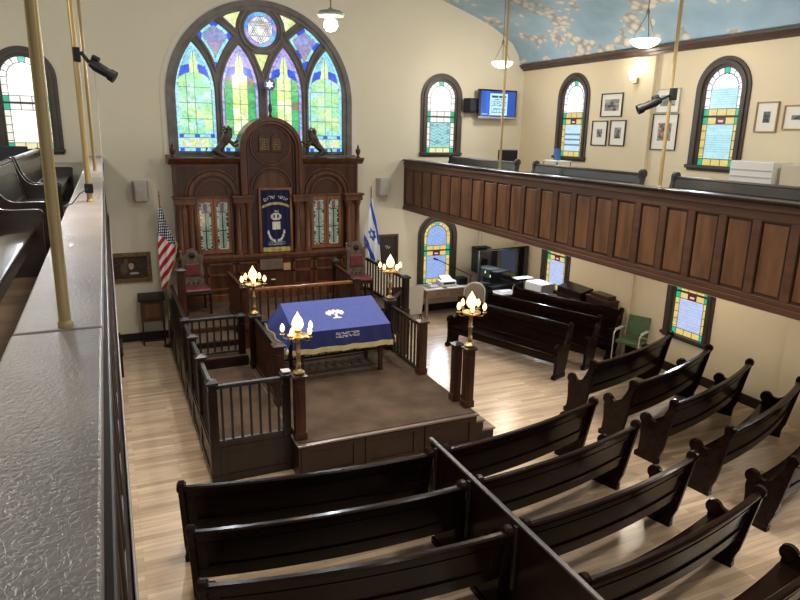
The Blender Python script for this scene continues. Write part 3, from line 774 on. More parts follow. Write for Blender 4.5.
NW=[ (1.95,7.32,F,1.39,.13,'red brown front newel of bimah under the nearest left candelabrum',redw),
 (1.83,7.50,F,1.36,.09,'dark slim newel where the front balustrade meets the bimah',railw),
 (1.97,8.45,F,1.42,.13,'red brown newel ending the short inner rail',redw),
 (1.97,10.05,F,1.42,.15,'dark newel under the back left candelabrum',railw),
 (1.80,10.33,F,1.36,.10,'dark newel at the gate beside back left candelabrum',railw),
 (4.42,7.40,F,1.42,.13,'dark newel under the front right candelabrum',redw),
 (4.37,7.66,F,1.40,.12,'dark newel directly behind the front right candelabrum post',redw),
 (4.37,8.80,F,1.42,.13,'red brown newel ending the right rail above steps',redw),
 (4.37,10.12,F,1.45,.15,'dark newel under the back right candelabrum',railw),
 (.925,7.50,.0,1.38,.10,'dark corner newel at front left of enclosure',railw),
 (.925,8.47,.0,1.38,.10,'dark newel on outer enclosure rail, second from front',railw),
 (.925,9.40,.0,1.38,.10,'dark newel on outer enclosure rail, third from front',railw),
 (.925,10.33,.0,1.38,.10,'dark newel on outer enclosure rail at the gate',railw),
 (2.01,11.05,.86,1.66,.12,'reddish newel at left end of ark rail',redw),
 (4.07,11.05,.86,1.66,.12,'reddish newel at right end of ark rail',redw),
 (1.05,11.9,.86,1.85,.13,'tall reddish newel left of the left throne chair',redw),
 (5.08,11.0,.86,1.62,.11,'dark newel at right corner of the ark platform',railw),
 (4.16,12.5,.86,1.72,.10,'dark newel between ark and right throne chair',railw)]
for a in NW: newel(*a[:6],m=a[6])
railing((.975,7.50),(1.785,7.50),.50,1.30,'black front balustrade of the side enclosure',steelw,7)
for (a,b_),l in zip(((7.55,8.42),(8.52,9.35),(9.45,10.28)),('nearest','middle','farthest')):
    railing((.925,a),(.925,b_),.50,1.30,'dark outer balustrade of enclosure, %s section'%l,railw,7,topm=steelw)
railing((.975,10.33),(1.75,10.33),.68,1.34,'dark gate balustrade crossing before the ark steps',steelw,7)
railing((1.97,8.52),(1.97,9.97),F,1.36,'red brown inner balustrade between enclosure and bimah',redw,14,topm=steelw)
railing((4.37,8.87),(4.37,10.04),F,1.34,'dark balustrade along right edge of the bimah',railw,9)
railing((2.05,10.05),(4.29,10.1),F,1.28,'dark balustrade behind the reading table',railw,17)
railing((2.07,11.05),(4.01,11.05),.86,1.59,'light reddish balustrade in front of the ark',redw,14,topm=arkl,w=.08)
railing((4.09,11.11),(4.15,12.45),.86,1.62,'dark side rail leading to the right of the ark',redw,8)
railing((5.08,11.06),(5.08,13.1),.86,1.58,'dark tall balustrade right of the throne chair',railw,13)
railing((2.0,11.11),(1.97,12.45),.86,1.62,'dark side rail leading to the left of the ark',redw,8)
railing((.95,10.4),(.96,13.0),.68,1.30,'dark balustrade along left edge of ark platform',railw,14)
railing((4.37,10.2),(4.95,10.95),F,1.34,'dark angled rail from back right candelabrum',railw,6)

# candelabra
def candelabrum(x,y,z,rot,label):
    t=thing('candelabrum',label,'lamp',(x,y,z),rot,)
    MB().lathe([(.075,0),(.075,.012),(.05,.03),(.03,.05),(.028,.09),(.036,.11),(.027,.13),(.027,.26),(.037,.275),(.027,.29),(.024,.40),(.03,.43),(.05,.45)],n=16).build('stem',brass,t,smooth=True)
    MB().lathe([(.03,.44),(.11,.455),(.135,.475),(.13,.49),(.06,.50),(.03,.53),(.045,.55),(.02,.555)],n=20).build('dish',brass,t,smooth=True)
    MB().lathe([(.028,.55),(.06,.58),(.072,.62),(.062,.67),(.035,.72),(.012,.755),(.004,.78)],n=16).build('flame_globe',globe,t,smooth=True)
    for k in range(5):
        a=2*PI*k/5+.3; dx,dy=cos(a),sin(a)
        ar=MB(); ar.tube([(dx*.05,dy*.05,.46),(dx*.12,dy*.12,.435),(dx*.17,dy*.17,.45),(dx*.185,dy*.185,.49)],.008,8)
        ar.lathe([(.012,0),(.03,.008),(.032,.014),(.014,.02),(.014,.045)],(dx*.185,dy*.185,.485),12)
        o=ar.build('arm',brass,t,smooth=True)
        MB().lathe([(.012,0),(.024,.02),(.029,.042),(.024,.07),(.01,.095),(.003,.105)],(dx*.185,dy*.185,.53),10).build('bulb',bulb,o,smooth=True)
    return t
CB=[(1.95,7.32,1.39,0,'lit brass candelabrum on the front left newel of bimah'),(1.97,10.05,1.42,.5,'lit brass candelabrum on back left newel before the ark'),
    (4.37,10.12,1.45,.9,'lit brass candelabrum on back right newel near the flag'),(4.42,7.40,1.42,.2,'lit brass candelabrum on the front right newel of bimah')]
for c in CB: candelabrum(*c)

# ------------------------------------------------------------------ reading table and cloth
tb=thing('reading_table','wooden reading table hidden beneath the blue cloth','table',(3.15,9.5,F))
mb=MB(); A0,A1=9.13,9.93
mb.add([(2.42,A0,1.29),(3.88,A0,1.29),(3.88,A1,1.545),(2.42,A1,1.545),(2.42,A0,1.24),(3.88,A0,1.24),(3.88,A1,1.24),(2.42,A1,1.24)],[(0,1,2,3),(7,6,5,4),(0,4,5,1),(1,5,6,2),(2,6,7,3),(3,7,4,0)])
mb.build('desk_top',redw,tb,world=True)
for x,y in ((2.5,9.2),(3.82,9.2),(2.5,9.86),(3.82,9.86)):
    MB().box(x-.03,x+.03,y-.03,y+.03,F,1.24).build('leg',redw,tb,world=True,bevel=.005)
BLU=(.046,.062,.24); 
def blob(pts,u,v):
    return any((u-a)**2/(c*c)+(v-b_)**2/(d*d)<1 for a,b_,c,d in pts)
tree=[(.5+.085*cos(a)*r,.50+.11*sin(a)*r*.8+.03,.013,.022) for r in (.35,.7,1.0) for a in [k*2*PI/11+r for k in range(11)] if sin(a)>-.75]
def clothcol(u,v):
    # u across, v from front hem (0) to back (1)
    c=BLU
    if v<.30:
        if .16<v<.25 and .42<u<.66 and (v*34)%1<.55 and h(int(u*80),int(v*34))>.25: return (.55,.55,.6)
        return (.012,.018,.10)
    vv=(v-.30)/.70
    if blob(tree,u,vv) : return (.80,.76,.64)
    if abs(u-.5)<.012 and .36<vv<.5: return (.8,.76,.64)
    if (u-.5)**2/.0025+(vv-.36)**2/.0003<1: return (.8,.76,.64)
    return (BLU[0]*(.92+.16*h(int(u*30),int(v*25))),BLU[1]*1.0,BLU[2])
X0,X1=2.37,3.95
def topz(y): return 1.305+(y-A0)*(1.56-1.305)/(A1-A0)
def clothpt(u,v):
    x=X0+(X1-X0)*u
    if v<.30:
        q=1-v/.30; y=A0-.02-.02*q-.012*sin(u*40)*q; z=1.30-.27*q+.006*sin(u*23)*q
        x+= .03*q*(u-.5)*2
    else:
        vv=(v-.30)/.70; y=A0-.02+(A1-A0+.03)*vv; z=topz(y)+.008
    return (x,y,z)
ct=thing('table_cloth','royal blue velvet cloth with tree emblem over reading table','cloth',(3.15,9.5,1.24))
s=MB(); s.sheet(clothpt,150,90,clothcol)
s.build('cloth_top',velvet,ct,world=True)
s=MB()
def sidept(x,sg):
    def f(u,v):
        y=A0-.02+(A1-A0+.03)*u; zt=topz(y)+.008; q=1-v
        return (x+sg*((.10+(.17*u if sg<0 else .03*u))*q+.02*q*sin(u*18)),y+.02*q,zt-(.27+.05*u)*q)
    return f
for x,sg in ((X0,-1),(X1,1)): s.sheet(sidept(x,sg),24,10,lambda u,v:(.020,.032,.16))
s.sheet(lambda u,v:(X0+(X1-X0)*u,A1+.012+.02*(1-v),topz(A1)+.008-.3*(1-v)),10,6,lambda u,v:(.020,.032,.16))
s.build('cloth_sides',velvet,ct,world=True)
fg=MB()
for i in range(240):
    u=i/239; x,y,z=clothpt(u,0); l=.06+.012*h(i); fg.box(x-.008,x+.008,y-.008,y+.006,z-l,z+.012)
frm=plain('pale_gold_fringe',(.50,.42,.20),.7); fg.build('gold_fringe',frm,ct,world=True)
for fx,sg in ((X0,-1),(X1,1)):
    f=sidept(fx,sg); fg=MB()
    for i in range(50):
        x,y,z=f(i/49,0); l=.06+.012*h(i,2); fg.box(x-.006,x+.006,y-.009,y+.009,z-l,z+.012)
    fg.build('gold_fringe',frm,ct,world=True)
hb=MB(); hb.sheet(lambda u,v:(2.20+.05*u+.01*sin(v*9),8.95+.1*u+.02*sin(v*7+u*4),1.02+.26*v),10,20,lambda u,v:(.8,.7,.35) if v<.14 else ((.8,.8,.78) if v<.34 else (.03,.08,.4)))
o=hb.build('hanging_tassel_cloth',velvet); setp(o,'narrow blue and white cloth end hanging beside front left candelabrum','cloth')
bk=MB().box(1.775,1.885,7.44,7.56,1.3605,1.375).build('prayer_booklet',greyp,bevel=.003); setp(bk,'small grey booklet lying behind the front left newel','book')

# ------------------------------------------------------------------ ark
AY=13.25
ak=thing('torah_ark','carved mahogany torah ark with arched central tower','ark',(CX,13.4,.86))
mb=MB()
mb.box(1.17,4.95,13.12,13.74,.86,1.74)            # base
mb.box(1.17,4.95,13.34,13.74,1.74,3.60)           # body
mb.box(2.44,3.68,13.30,13.74,1.74,3.75)
mb.build('ark_body',arkd,ak,world=True)
mb=MB(); mb.box(1.10,5.02,13.06,13.74,1.74,1.80); mb.box(1.13,4.99,13.09,13.74,1.69,1.74); mb.box(1.13,4.99,13.08,13.74,.86,1.0)
mb.build('base_moulding',ark,ak,world=True,bevel=.008)
for a,b_ in ((1.22,1.62),(1.67,2.22),(2.27,2.72),(3.42,3.85),(3.90,4.43),(4.48,4.9)):
    mb=MB()
    mb.box(a,b_,13.10,13.12,1.08,1.13); mb.box(a,b_,13.10,13.12,1.38,1.43); mb.box(a,b_,13.10,13.12,1.60,1.64)
    for c in (a,b_-.05): mb.box(c,c+.05,13.10,13.12,1.08,1.64)
    mb.build('base_panelling',ark,ak,world=True,bevel=.004)
# cornice
mb=MB(); cp=[(0,0),(.03,0),(.05,.03),(.10,.05),(.12,.09),(.16,.10),(.16,.13),(0,.13)]
for a,b_ in ((1.14,2.38),(3.74,4.98)):
    mb.prism([(13.30-p,3.60+z) for p,z in cp],lambda y,z,w:(w,y,z),a-.06,b_+.06)
mb.box(1.08,2.44,13.28,13.74,3.60,3.73); mb.box(3.68,5.04,13.28,13.74,3.60,3.73)
mb.build('cornice',ark,ak,world=True,bevel=.004)
# side bays
def bay(cx,sg):
    y=13.34
    m1=MB()
    for r0,r1,w0,w1 in ((.30,.34,0,.03),(.40,.47,0,.06),(.50,.53,0,.035)):
        m1.band(arc(cx,2.98,r0,0,PI,24),arc(cx,2.98,r1,0,PI,24),XZ(y),w0,w1,closed=False)
    m1.box(cx-.53,cx+.53,13.30,13.34,2.92,2.98)
    for s_ in (-1,1): m1.box(cx+s_*.35-.02,cx+s_*.35+.02,13.29,13.34,1.80,2.92)
    m1.build('arch_moulding',ark,ak,world=True,bevel=.004)
    # doors
    for s_ in (-1,1):
        c=cx+s_*.165
        d=MB(); d.plate([[(c-.16,1.82),(c+.16,1.82),(c+.16,2.92),(c-.16,2.92)],[(c-.11,1.90),(c+.11,1.90),(c+.11,2.85),(c-.11,2.85)]],XZ(y),.005,.035)
        dd=d.build('door',arkl,ak,world=True,bevel=.003)
        def dc(u,v,s_=s_):
            e_=min(u*.17,(1-u)*.17); f=min(v*.91,(1-v)*.91)
            if e_<.025 or f<.03:
                return (.55,.60,.55) if h(int(v*40),int(u*6),s_)>.4 else (.03,.04,.03)
            if abs(v-.79)<.008 or abs(u-.5)<.03 and v<.79 or abs(v-.4)<.006: return (.03,.04,.03)
            if v>.8: return (.16,.09,.07) if abs(u-.5)<.17 else (.36,.42,.40)
            return (.30,.42,.35) if abs(u-.5)<.3 else (.40,.50,.46)
        g=MB(); g.sheet(lambda u,v,c=c:(c-.112+.224*u,y-.012,1.895+.96*v),18,90,dc); g.build('door_glass',arkglass,dd,world=True)
        MB().ball((c-s_*.135,y-.045,2.32),.012).build('knob',brass,dd,world=True,smooth=True)
bay(1.885,1); bay(4.235,-1)
# columns in pairs
def column(x):
    o=MB(); o.lathe([(.075,0),(.075,.04),(.055,.06),(.06,.08),(.052,.10),(.052,.5),(.046,.86),(.05,.88),(.048,.90),(.07,.96),(.078,1.0),(.08,1.04)],(x,13.20,1.80),18)
    return o.build('column',ark,ak,world=True,smooth=True)
for x in (1.22,1.43,2.34,2.56,3.56,3.78,4.69,4.90): column(x)
for a,b_ in ((1.13,1.52),(2.25,2.65),(3.47,3.87),(4.60,4.99)):
    mb=MB(); mb.box(a,b_,13.10,13.34,2.84,2.95); mb.box(a-.03,b_+.03,13.07,13.34,2.95,2.99)
    mb.box((a+b_)/2-.05,(a+b_)/2+.05,13.20,13.34,1.80,2.84)
    mb.build('entablature',ark,ak,world=True,bevel=.006)
for a,b_ in ((1.17,2.40),(3.72,4.95)):
    mb=MB(); mb.box(a,b_,13.32,13.345,3.55,3.60)
    mb.box(a,a+.05,13.315,13.345,2.99,3.56); mb.box(b_-.05,b_,13.315,13.345,2.99,3.56)
    mb.build('spandrel_trim',ark,ak,world=True,bevel=.004)
# tower
ty=13.28
TZ=3.885
tow=[(CX-.50,2.99),(CX+.50,2.99)]+arc(CX,TZ,.50,0,PI,28)
MB().prism(tow,XZ(ty),-.40,-.01).build('tower_panel',arkd,ak,world=True)
mb=MB()
U=lambda r,zb:[(CX-r,zb)]+arc(CX,TZ,r,PI,0,32)+[(CX+r,zb)]
mb.band(U(.50,2.99),U(.56,2.99),XZ(ty),-.40,.08,closed=False); mb.band(U(.555,2.99),U(.635,2.99),XZ(ty),-.42,.12,closed=False); mb.band(U(.455,2.99),U(.48,2.99),XZ(ty),0,.03,closed=False)
mb.build('tower_arch',ark,ak,world=True,bevel=.006)
mb=MB(); C_=lambda r,z:arc(CX,z,r,0,2*PI,36)[:-1]
mb.band(C_(.39,3.99),C_(.42,3.99),XZ(ty),0,.025); mb.band(C_(.355,3.99),C_(.37,3.99),XZ(ty),0,.015)
for r0,r1 in ((.35,.37),(.41,.44)): mb.band(arc(CX,3.10,r0,0.0,PI,24),arc(CX,3.10,r1,0.0,PI,24),XZ(ty),0,.03,closed=False)
mb.build('carved_rings',ark,ak,world=True,bevel=.003)
MB().prism([(CX-.34,3.10),(CX+.34,3.10)]+arc(CX,3.10,.34,0,PI,20),XZ(ty),0,.008).build('lunette',ark,ak,world=True)
mb=MB()
for s_ in(-1,1):
    c=CX+s_*.125; mb.prism([(c-.115,3.84),(c+.115,3.84)]+arc(c,4.09,.115,0,PI,12),XZ(ty),0,.03)
tab=mb.build('tablets',arkd,ak,world=True,bevel=.004)
for s_,ws in ((-1,['לא תרצח','לא תנאף','לא תגנב','לא תענה','לא תחמד']),(1,['אנכי ה','לא יהיה','לא תשא','זכור את','כבד את'])):
    for k,wd in enumerate(ws):
        text(wd[::-1],.048,'inscription',gold,tab,FRONT(CX+s_*.125,ty-.032,4.07-k*.048))
# curtain opening
mb=MB()
for x in (2.77,3.415): mb.box(x,x+.05,13.22,13.30,1.80,3.08)
mb.box(2.77,3.465,13.22,13.30,3.08,3.13); mb.box(2.75,3.48,13.15,13.30,1.76,1.80)
mb.build('curtain_frame',arkl,ak,world=True,bevel=.004)
cu=thing('ark_curtain','dark blue velvet ark curtain with white hebrew embroidery and gold fringe','curtain',(CX+.02,13.22,1.8))
def curt(u,v):
    if v<.085: return (.50,.38,.12) if v>.02 and not(.35<u<.7 and .03<v<.055) else (.30,.22,.08)
    x=u-.5
    za=.735+.055*cos(x*PI*1.0)*1.0-.0
    if abs(v-(.735+.06*(1-(2*x)**2)))<.020: return (.45,.38,.16)
    if .28>v>.20: pass
    if .36<u<.64 and .37<v<.50: return (.72,.70,.60) if abs(u-.5)>.012 else (.4,.4,.38)
    # crown
    cx_,cz=.5,.585
    if abs(x)<.19 and .525<v<.64:
        t=(v-.525)/.115; wd=.10+.10*sin(t*PI)
        if abs(x)<wd and not(.3<t<.75 and abs(abs(x)-.07)<.03) : return (.60,.58,.52)
    # branch swag
    for s_ in (-1,1):
        a=math.atan2(v-.37,s_*x); r=math.hypot(x*.62,(v-.37))
        if -1.35<a<-.0 and abs(r-.185+.0)<.020+.006*sin(a*30): return (.62,.62,.60)
    if .115<v<.185 and abs(x)<.28+.08*sin(v*200): 
        if (v*75)%1<.6 and h(int(u*60),int(v*75))>.3: return (.42,.44,.50)
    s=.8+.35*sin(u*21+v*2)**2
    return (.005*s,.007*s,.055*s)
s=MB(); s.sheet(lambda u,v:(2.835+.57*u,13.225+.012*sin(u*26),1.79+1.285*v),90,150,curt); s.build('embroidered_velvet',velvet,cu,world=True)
wt=plain('silver_thread',(.72,.72,.68),.5)
wd='אנשי שלום'[::-1]
for k,ch in enumerate(wd):
    a=(k-4)/4; x=3.12+a*.215; z=2.915-.055*a*a
    if ch!=' ': 
        M=FRONT(x,13.205,z)@Matrix.Rotation(-a*.32,4,'Z'); text(ch,.10,'embroidered_letter',wt,cu,M)
text('כתר'[::-1],.06,'embroidered_letter',wt,cu,FRONT(3.12,13.205,2.63))
# plaques beneath curtain
MB().box(CX-.34,CX+.14,13.07,13.10,1.46,1.68).build('plaque',mottled('plaque_wood',(.11,.075,.06),(.15,.11,.09),(5,5,5),.4),ak,world=True,bevel=.006)
MB().box(CX+.15,CX+.30,13.07,13.10,1.43,1.58).build('plaque',plain('tan_plaque',(.42,.27,.12),.4),ak,world=True,bevel=.004)
o=MB().box(CX-.12,CX-.03,13.06,13.08,1.24,1.26).build('name_plate',white,ak,world=True)
# finials on the ark
def urn(x,label):
    t=thing('urn_finial',label,'finial',(x,13.22,3.73))
    MB().lathe([(.045,0),(.045,.02),(.02,.04),(.03,.06),(.055,.13),(.05,.17),(.02,.20),(.028,.22),(.012,.25),(.004,.28)],n=14).build('urn',arkd,t,smooth=True)
urn(1.17,'dark urn finial on left end of ark cornice'); urn(4.92,'dark urn finial on right end of ark cornice')
sf=thing('star_finial','spindle topped by round star medallion above the ark','finial',(CX,13.2,4.52))
MB().lathe([(.05,0),(.03,.03),(.018,.06),(.03,.10),(.042,.16),(.03,.22),(.014,.27),(.012,.50)],n=14).build('spindle',arkd,sf,smooth=True)
MB().lathe([(.112,-.015),(.118,0),(.112,.015)],(0,0,.61),24,Matrix.Rotation(PI/2,4,'X')).build('medallion',plain('medallion_blue',(.03,.05,.22),.3),sf,smooth=True)
mb=MB()
for off in (PI/2,-PI/2): mb.prism([(.085*cos(off+q*2*PI/3),.61+.085*sin(off+q*2*PI/3)) for q in range(3)],lambda a,b_,w:(a,-w,b_),.016,.022+.002*(off>0))
mb.build('star',plain('star_white',(.9,.9,.88),.4,emit=(.8,.85,1),es=.6),sf)
# lions
def skin(name,pts,edges,rad,m,parent):
    me=bpy.data.meshes.new(name); me.from_pydata(pts,edges,[]); o=bpy.data.objects.new(name,me); col.objects.link(o)
    me.materials.append(m)
    sk=o.modifiers.new('s','SKIN'); sb=o.modifiers.new('u','SUBSURF'); sb.levels=sb.render_levels=2
    for i,r in enumerate(rad): me.skin_vertices[0].data[i].radius=(r,r) if not isinstance(r,tuple) else r
    me.skin_vertices[0].data[0].use_root=True
    bpy.context.view_layer.update()
    ev=bpy.data.meshes.new_from_object(o.evaluated_get(bpy.context.evaluated_depsgraph_get()))
    bpy.data.objects.remove(o); 
    for p_ in ev.polygons: p_.use_smooth=True
    q=bpy.data.objects.new(name,ev); col.objects.link(q); q.parent=parent
    return q
lionm=mottled('dark_carved_wood',(.035,.018,.012),(.07,.035,.022),(8,8,8),.45)
def lion(x,sg,label):
    t=thing('carved_lion',label,'statue',(x,13.2,3.73))
    S=lambda a,b_,c:(a*sg*1.12,b_,c*1.08)
    # sg=1: head towards +x.  body leans from rump (outer, low) to head (inner, high)
    pts=[S(-.10,0,.14),S(-.02,0,.22),S(.05,0,.32),S(.09,0,.42),S(.10,0,.50),S(.17,0,.50),
         S(.10,.05,.30),S(.19,.06,.25),S(.27,.06,.31), S(.10,-.05,.30),S(.18,-.06,.20),S(.26,-.06,.24),
         S(-.12,.06,.10),S(-.04,.07,.05),S(.03,.07,.02), S(-.12,-.06,.10),S(-.03,-.07,.05),S(.05,-.07,.02),
         S(-.18,0,.12),S(-.25,0,.06),S(-.30,0,.12),S(-.27,0,.18)]
    ed=[(0,1),(1,2),(2,3),(3,4),(4,5),(2,6),(6,7),(7,8),(2,9),(9,10),(10,11),(0,12),(12,13),(13,14),(0,15),(15,16),(16,17),(0,18),(18,19),(19,20),(20,21)]
    rad=[.085,.07,.095,.10,.085,.035,.04,.028,.03,.04,.028,.03,.055,.03,.028,.055,.03,.028,.02,.012,.012,.022]
    skin('lion_body',pts,ed,rad,lionm,t)
    mb=MB()
    for k in range(26):
        a=k*2.4; r=.05+.03*h(k); z=.58-.013*k
        mb.ball((sg*(.07+.04*cos(a)-.03*(k/26)),.07*sin(a),z),.028+.012*h(k,1),8)
    mb.build('mane',lionm,t,smooth=True)
    mb=MB(); mb.box(-.2,.2,-.09,.09,0,.015); mb.build('plinth',lionm,t,bevel=.004)
lion(2.12,1,'carved lion left of ark arch, paws on tower'); lion(4.00,-1,'carved lion right of ark arch, paws on tower')

# ------------------------------------------------------------------ throne chairs
def throne(x,y,rz,label):
    t=thing('throne_chair',label,'chair',(x,y,.86),rz)
    # faces -y in local space
    F_=lambda a,b_,w:(a,.22+w,b_)
    out=[(-.20,.40),(.20,.40),(.20,1.02)]+bez((.20,1.02),(.17,1.06),(.12,1.07),3)[1:]+arc(0,1.07,.12,0,PI,10)+bez((-.12,1.07),(-.17,1.06),(-.20,1.02),3)
    MB().prism(out,F_,0,.05).build('carved_back',carved,t,bevel=.008)
    MB().box(-.135,.135,.19,.225,.66,.90).build('back_pad',red,t,bevel=.02)
    for s_ in (-1,1): MB().lathe([(.028,0),(.028,.05),(.018,.08),(.03,.12),(.008,.15)],(s_*.205,.245,1.02),10).build('back_finial',carved,t,smooth=True)
    for k in (-1,0,1): MB().ball((k*.09,.215,.52),.02).build('carved_button',railw,t,smooth=True)
    MB().lathe([(.06,0),(.065,.01),(.05,.02)],(0,.225,1.06),14,Matrix.Rotation(PI/2,4,'X')).build('carved_rosette',railw,t,smooth=True)
    mb=MB(); mb.box(-.25,.25,-.27,.23,.38,.42); mb.build('seat_frame',railw,t,bevel=.006)
    mb=MB(); mb.box(-.24,.24,-.26,.19,.42,.49); mb.build('seat_cushion',red,t,bevel=.03)
    for a,b_ in ((-.22,-.24),(.22,-.24),(-.2,.22),(.2,.22)):
        MB().lathe([(.022,0),(.028,.03),(.018,.06),(.028,.15),(.02,.2),(.03,.3),(.028,.38)],(a,b_,0),10).build('leg',railw,t,smooth=True)
throne(1.36,12.5,.05,'carved throne chair with red pad left of the ark'); throne(4.62,12.35,-.1,'carved throne chair with red pad right of the ark')

# ------------------------------------------------------------------ flags
def interp(tab,t):
    for (a,p),(b_,q) in zip(tab,tab[1:]):
        if t<=b_: return p+(q-p)*(t-a)/(b_-a)
    return tab[-1][1]
def flag(x,y,ztop,tipz,L_,xl,xr,colf,label):
    t=thing('flag_on_pole',label,'flag',(x,y,0))
    MB().tube([(0,0,0),(0,0,tipz)],.013,10).build('flag_pole',brass,t,smooth=True)
    MB().lathe([(.014,0),(.02,.03),(.006,.05),(.014,.08),(.002,.13)],(0,0,tipz),10).build('pole_finial',brass,t,smooth=True)
    MB().lathe([(.13,0),(.13,.02),(.04,.05),(.018,.09)],n=16).build('base',rubber,t,smooth=True)
    s=MB()
    def fp(u,v):
        D=1-v; a=interp(xl,D); b_=interp(xr,D); xx=a+(b_-a)*u
        return (xx,-.05+.035*sin(xx*42+D*3)*(.3+.7*D)-.02*D,ztop-D*L_)
    s.sheet(fp,60,160,lambda u,v:colf(interp(xl,1-v)+(interp(xr,1-v)-interp(xl,1-v))*u,1-v,u)); s.build('flag_cloth',clothp,t,smooth=True)
def us(x,D,u):
    if u>.955 and D>.3: return (.5,.36,.10)
    z=-D*1.62
    if D<.36+x*.5:
        k=(x*26+D*6,D*30)
        return (.7,.7,.7) if ((k[0]%1-.5)**2+(k[1]%1-.5)**2)<.09 else (.012,.018,.08)
    s=(z-1.25*x)/.115
    return (.36,.012,.025) if int(s+100)%2==0 else (.72,.68,.66)
def isr(x,D,u):
    X=(x+.17)/.37
    if abs(X-(.31+.9*D))<.085 and D<.75 or abs(X-(-1.02+1.62*D))<.12: return (.02,.07,.42)
    px,pz=(X-.47)*.37,(D-.57)*1.33
    px-=pz*.25
    for off in (PI/2,-PI/2):
        for q in range(3):
            a0=off+q*2*PI/3;a1=a0+2*PI/3;R0=.105
            p=(R0*cos(a0)*.75,R0*sin(a0)*1.25);p2=(R0*cos(a1)*.75,R0*sin(a1)*1.25);dx=p2[0]-p[0];dz=p2[1]-p[1]
            dd=abs((px-p[0])*dz-(pz-p[1])*dx)/math.hypot(dx,dz)
            tt=((px-p[0])*dx+(pz-p[1])*dz)/(dx*dx+dz*dz)
            if dd<.014 and -.03<tt<1.03: return (.02,.07,.42)
    return (.66,.68,.72)
flag(.87,13.20,2.80,3.0,1.60,[(0,-.03),(.5,-.10),(1,-.08)],[(0,.03),(.2,.10),(.45,.27),(.7,.18),(1,.0)],us,'american flag with gold fringe hanging left of the ark')
flag(5.24,13.25,2.86,3.0,1.38,[(0,-.02),(.63,-.19),(.85,-.16),(1,.04)],[(0,.02),(.6,.17),(1,.20)],isr,'israeli flag on pole standing right of the ark')

# ------------------------------------------------------------------ wall pieces, front wall
def frame(name,label,cat,c,w,hh,colf,fm,right=False,fw=.035,mat_w=.0,depth=.03,n=(30,30),mm=None,tilt=0):
    if right: t=thing(name,label,cat,(XR-.001,c[0],c[1]),-PI/2)
    else: t=thing(name,label,cat,(c[0],YW-.001,c[1]),0)
    F_=lambda a,b_,w_:(a,-w_,b_)
    o=[(-w/2,-hh/2),(w/2,-hh/2),(w/2,hh/2),(-w/2,hh/2)]; i=[(-w/2+fw,-hh/2+fw),(w/2-fw,-hh/2+fw),(w/2-fw,hh/2-fw),(-w/2+fw,hh/2-fw)]
    MB().band(i,o,F_,0,depth).build('frame',fm,t,bevel=.005)
    if mat_w:
        MB().box(-w/2+fw,w/2-fw,-.008,-.001,-hh/2+fw,hh/2-fw).build('mat_board',matw,t)
    iw,ih=w-2*fw-2*mat_w,hh-2*fw-2*mat_w*(1.15 if mat_w else 1)
    s=MB(); s.sheet(lambda u,v:((u-.5)*iw,-.010,(v-.5)*ih),n[0],n[1],colf); s.build('picture',paintp,t)
    return t
def portrait(u,v):
    d=.02+.02*h(int(u*12),int(v*10))
    if (u-.52)**2/.006+(v-.60)**2/.012<1: return (.45,.34,.25)
    if (u-.52)**2/.005+(v-.52)**2/.012<1: return (.5,.48,.45)
    if (u-.52)**2/.004+(v-.70)**2/.004<1: return (.03,.02,.02)
    if (u-.30)**2/.012+(v-.45)**2/.06<1 or (u-.38)**2/.004+(v-.78)**2/.03<1: return (.12,.08,.045)
    if (u-.6)**2/.02+(v-.22)**2/.003<1: return (.5,.45,.4)
    return (d*1.6,d,d*.6)
frame('framed_painting','gilt framed dark portrait painting low on left wall section','painting',(.27,1.55),.78,.60,portrait,mottled('gilt_frame',(.10,.06,.02),(.22,.14,.05),(20,20,20),.4,metal=.4),fw=.08,depth=.05,n=(50,40))
def darkdoor(u,v):
    return (.45,.4,.35) if (u-.5)**2/.03+(v-.6)**2/.006<1 and h(int(u*20),int(v*26))>.4 else (.03,.024,.02)
frame('framed_notice','dark brown framed board behind the israeli flag','board',(5.87,1.60),.52,.72,darkdoor,mottled('brown_frame',(.05,.03,.02),(.09,.055,.035),(8,8,8),.4),fw=.05,depth=.04)
def wspeaker(x,z,label):
    t=thing('wall_speaker',label,'speaker',(x,YW-.001,z))
    MB().prism([(-.15,0),(.15,0),(.11,-.20),(-.11,-.20)],lambda a,b_,w:(a,b_,w),-.19,.19).build('cabinet',plain('speaker_grey',(.50,.46,.43),.5),t,bevel=.01)
    MB().box(-.10,.10,-.206,-.198,-.165,.165).build('grille',plain('speaker_grille',(.44,.405,.38),.7),t,bevel=.004)
    MB().ball((0,-.207,.03),.010).build('badge',white,t)
wspeaker(.57,3.07,'white wall speaker left of the ark above the flag'); wspeaker(5.70,3.07,'white wall speaker right of the ark')
# upstairs television
tv=thing('wall_television','wall television with blue screen showing a page','television',(8.51,13.52,4.95),.06)
MB().box(-.54,.54,-.03,.04,-.31,.32).build('bezel',blackg,tv,bevel=.012)
MB().box(-.54,.54,-.036,.0,-.335,-.28).build('lower_bezel',plain('silver_bezel',(.35,.37,.42),.3),tv,bevel=.008)
MB().box(-.08,.08,.04,.24,-.08,.08).build('wall_bracket',black,tv)
def scr(u,v):
    if .26<u<.77 and .03<v<.92:
        uu=(u-.26)/.51; vv=(v-.03)/.89
        if .80<vv<.90 and .1<uu<.9 and h(int(uu*22),1)>.25: return (.03,.05,.10)
        if .70<vv<.74 and .25<uu<.9 and h(int(uu*24),2)>.3: return (.06,.10,.2)
        if .10<vv<.66 and .08<uu<.92 and (vv*17)%1<.5 and not(.32<vv<.38) and h(int(uu*30),int(vv*17))>.35: return (.10,.18,.30)
        return (.55,.85,.98)
    if .04<u<.2 and .05<v<.08: return (.5,.7,1)
    g=.8+.5*math.exp(-((u-.2)/.08)**2)
    return (.012*g,.10*g,.55*g)
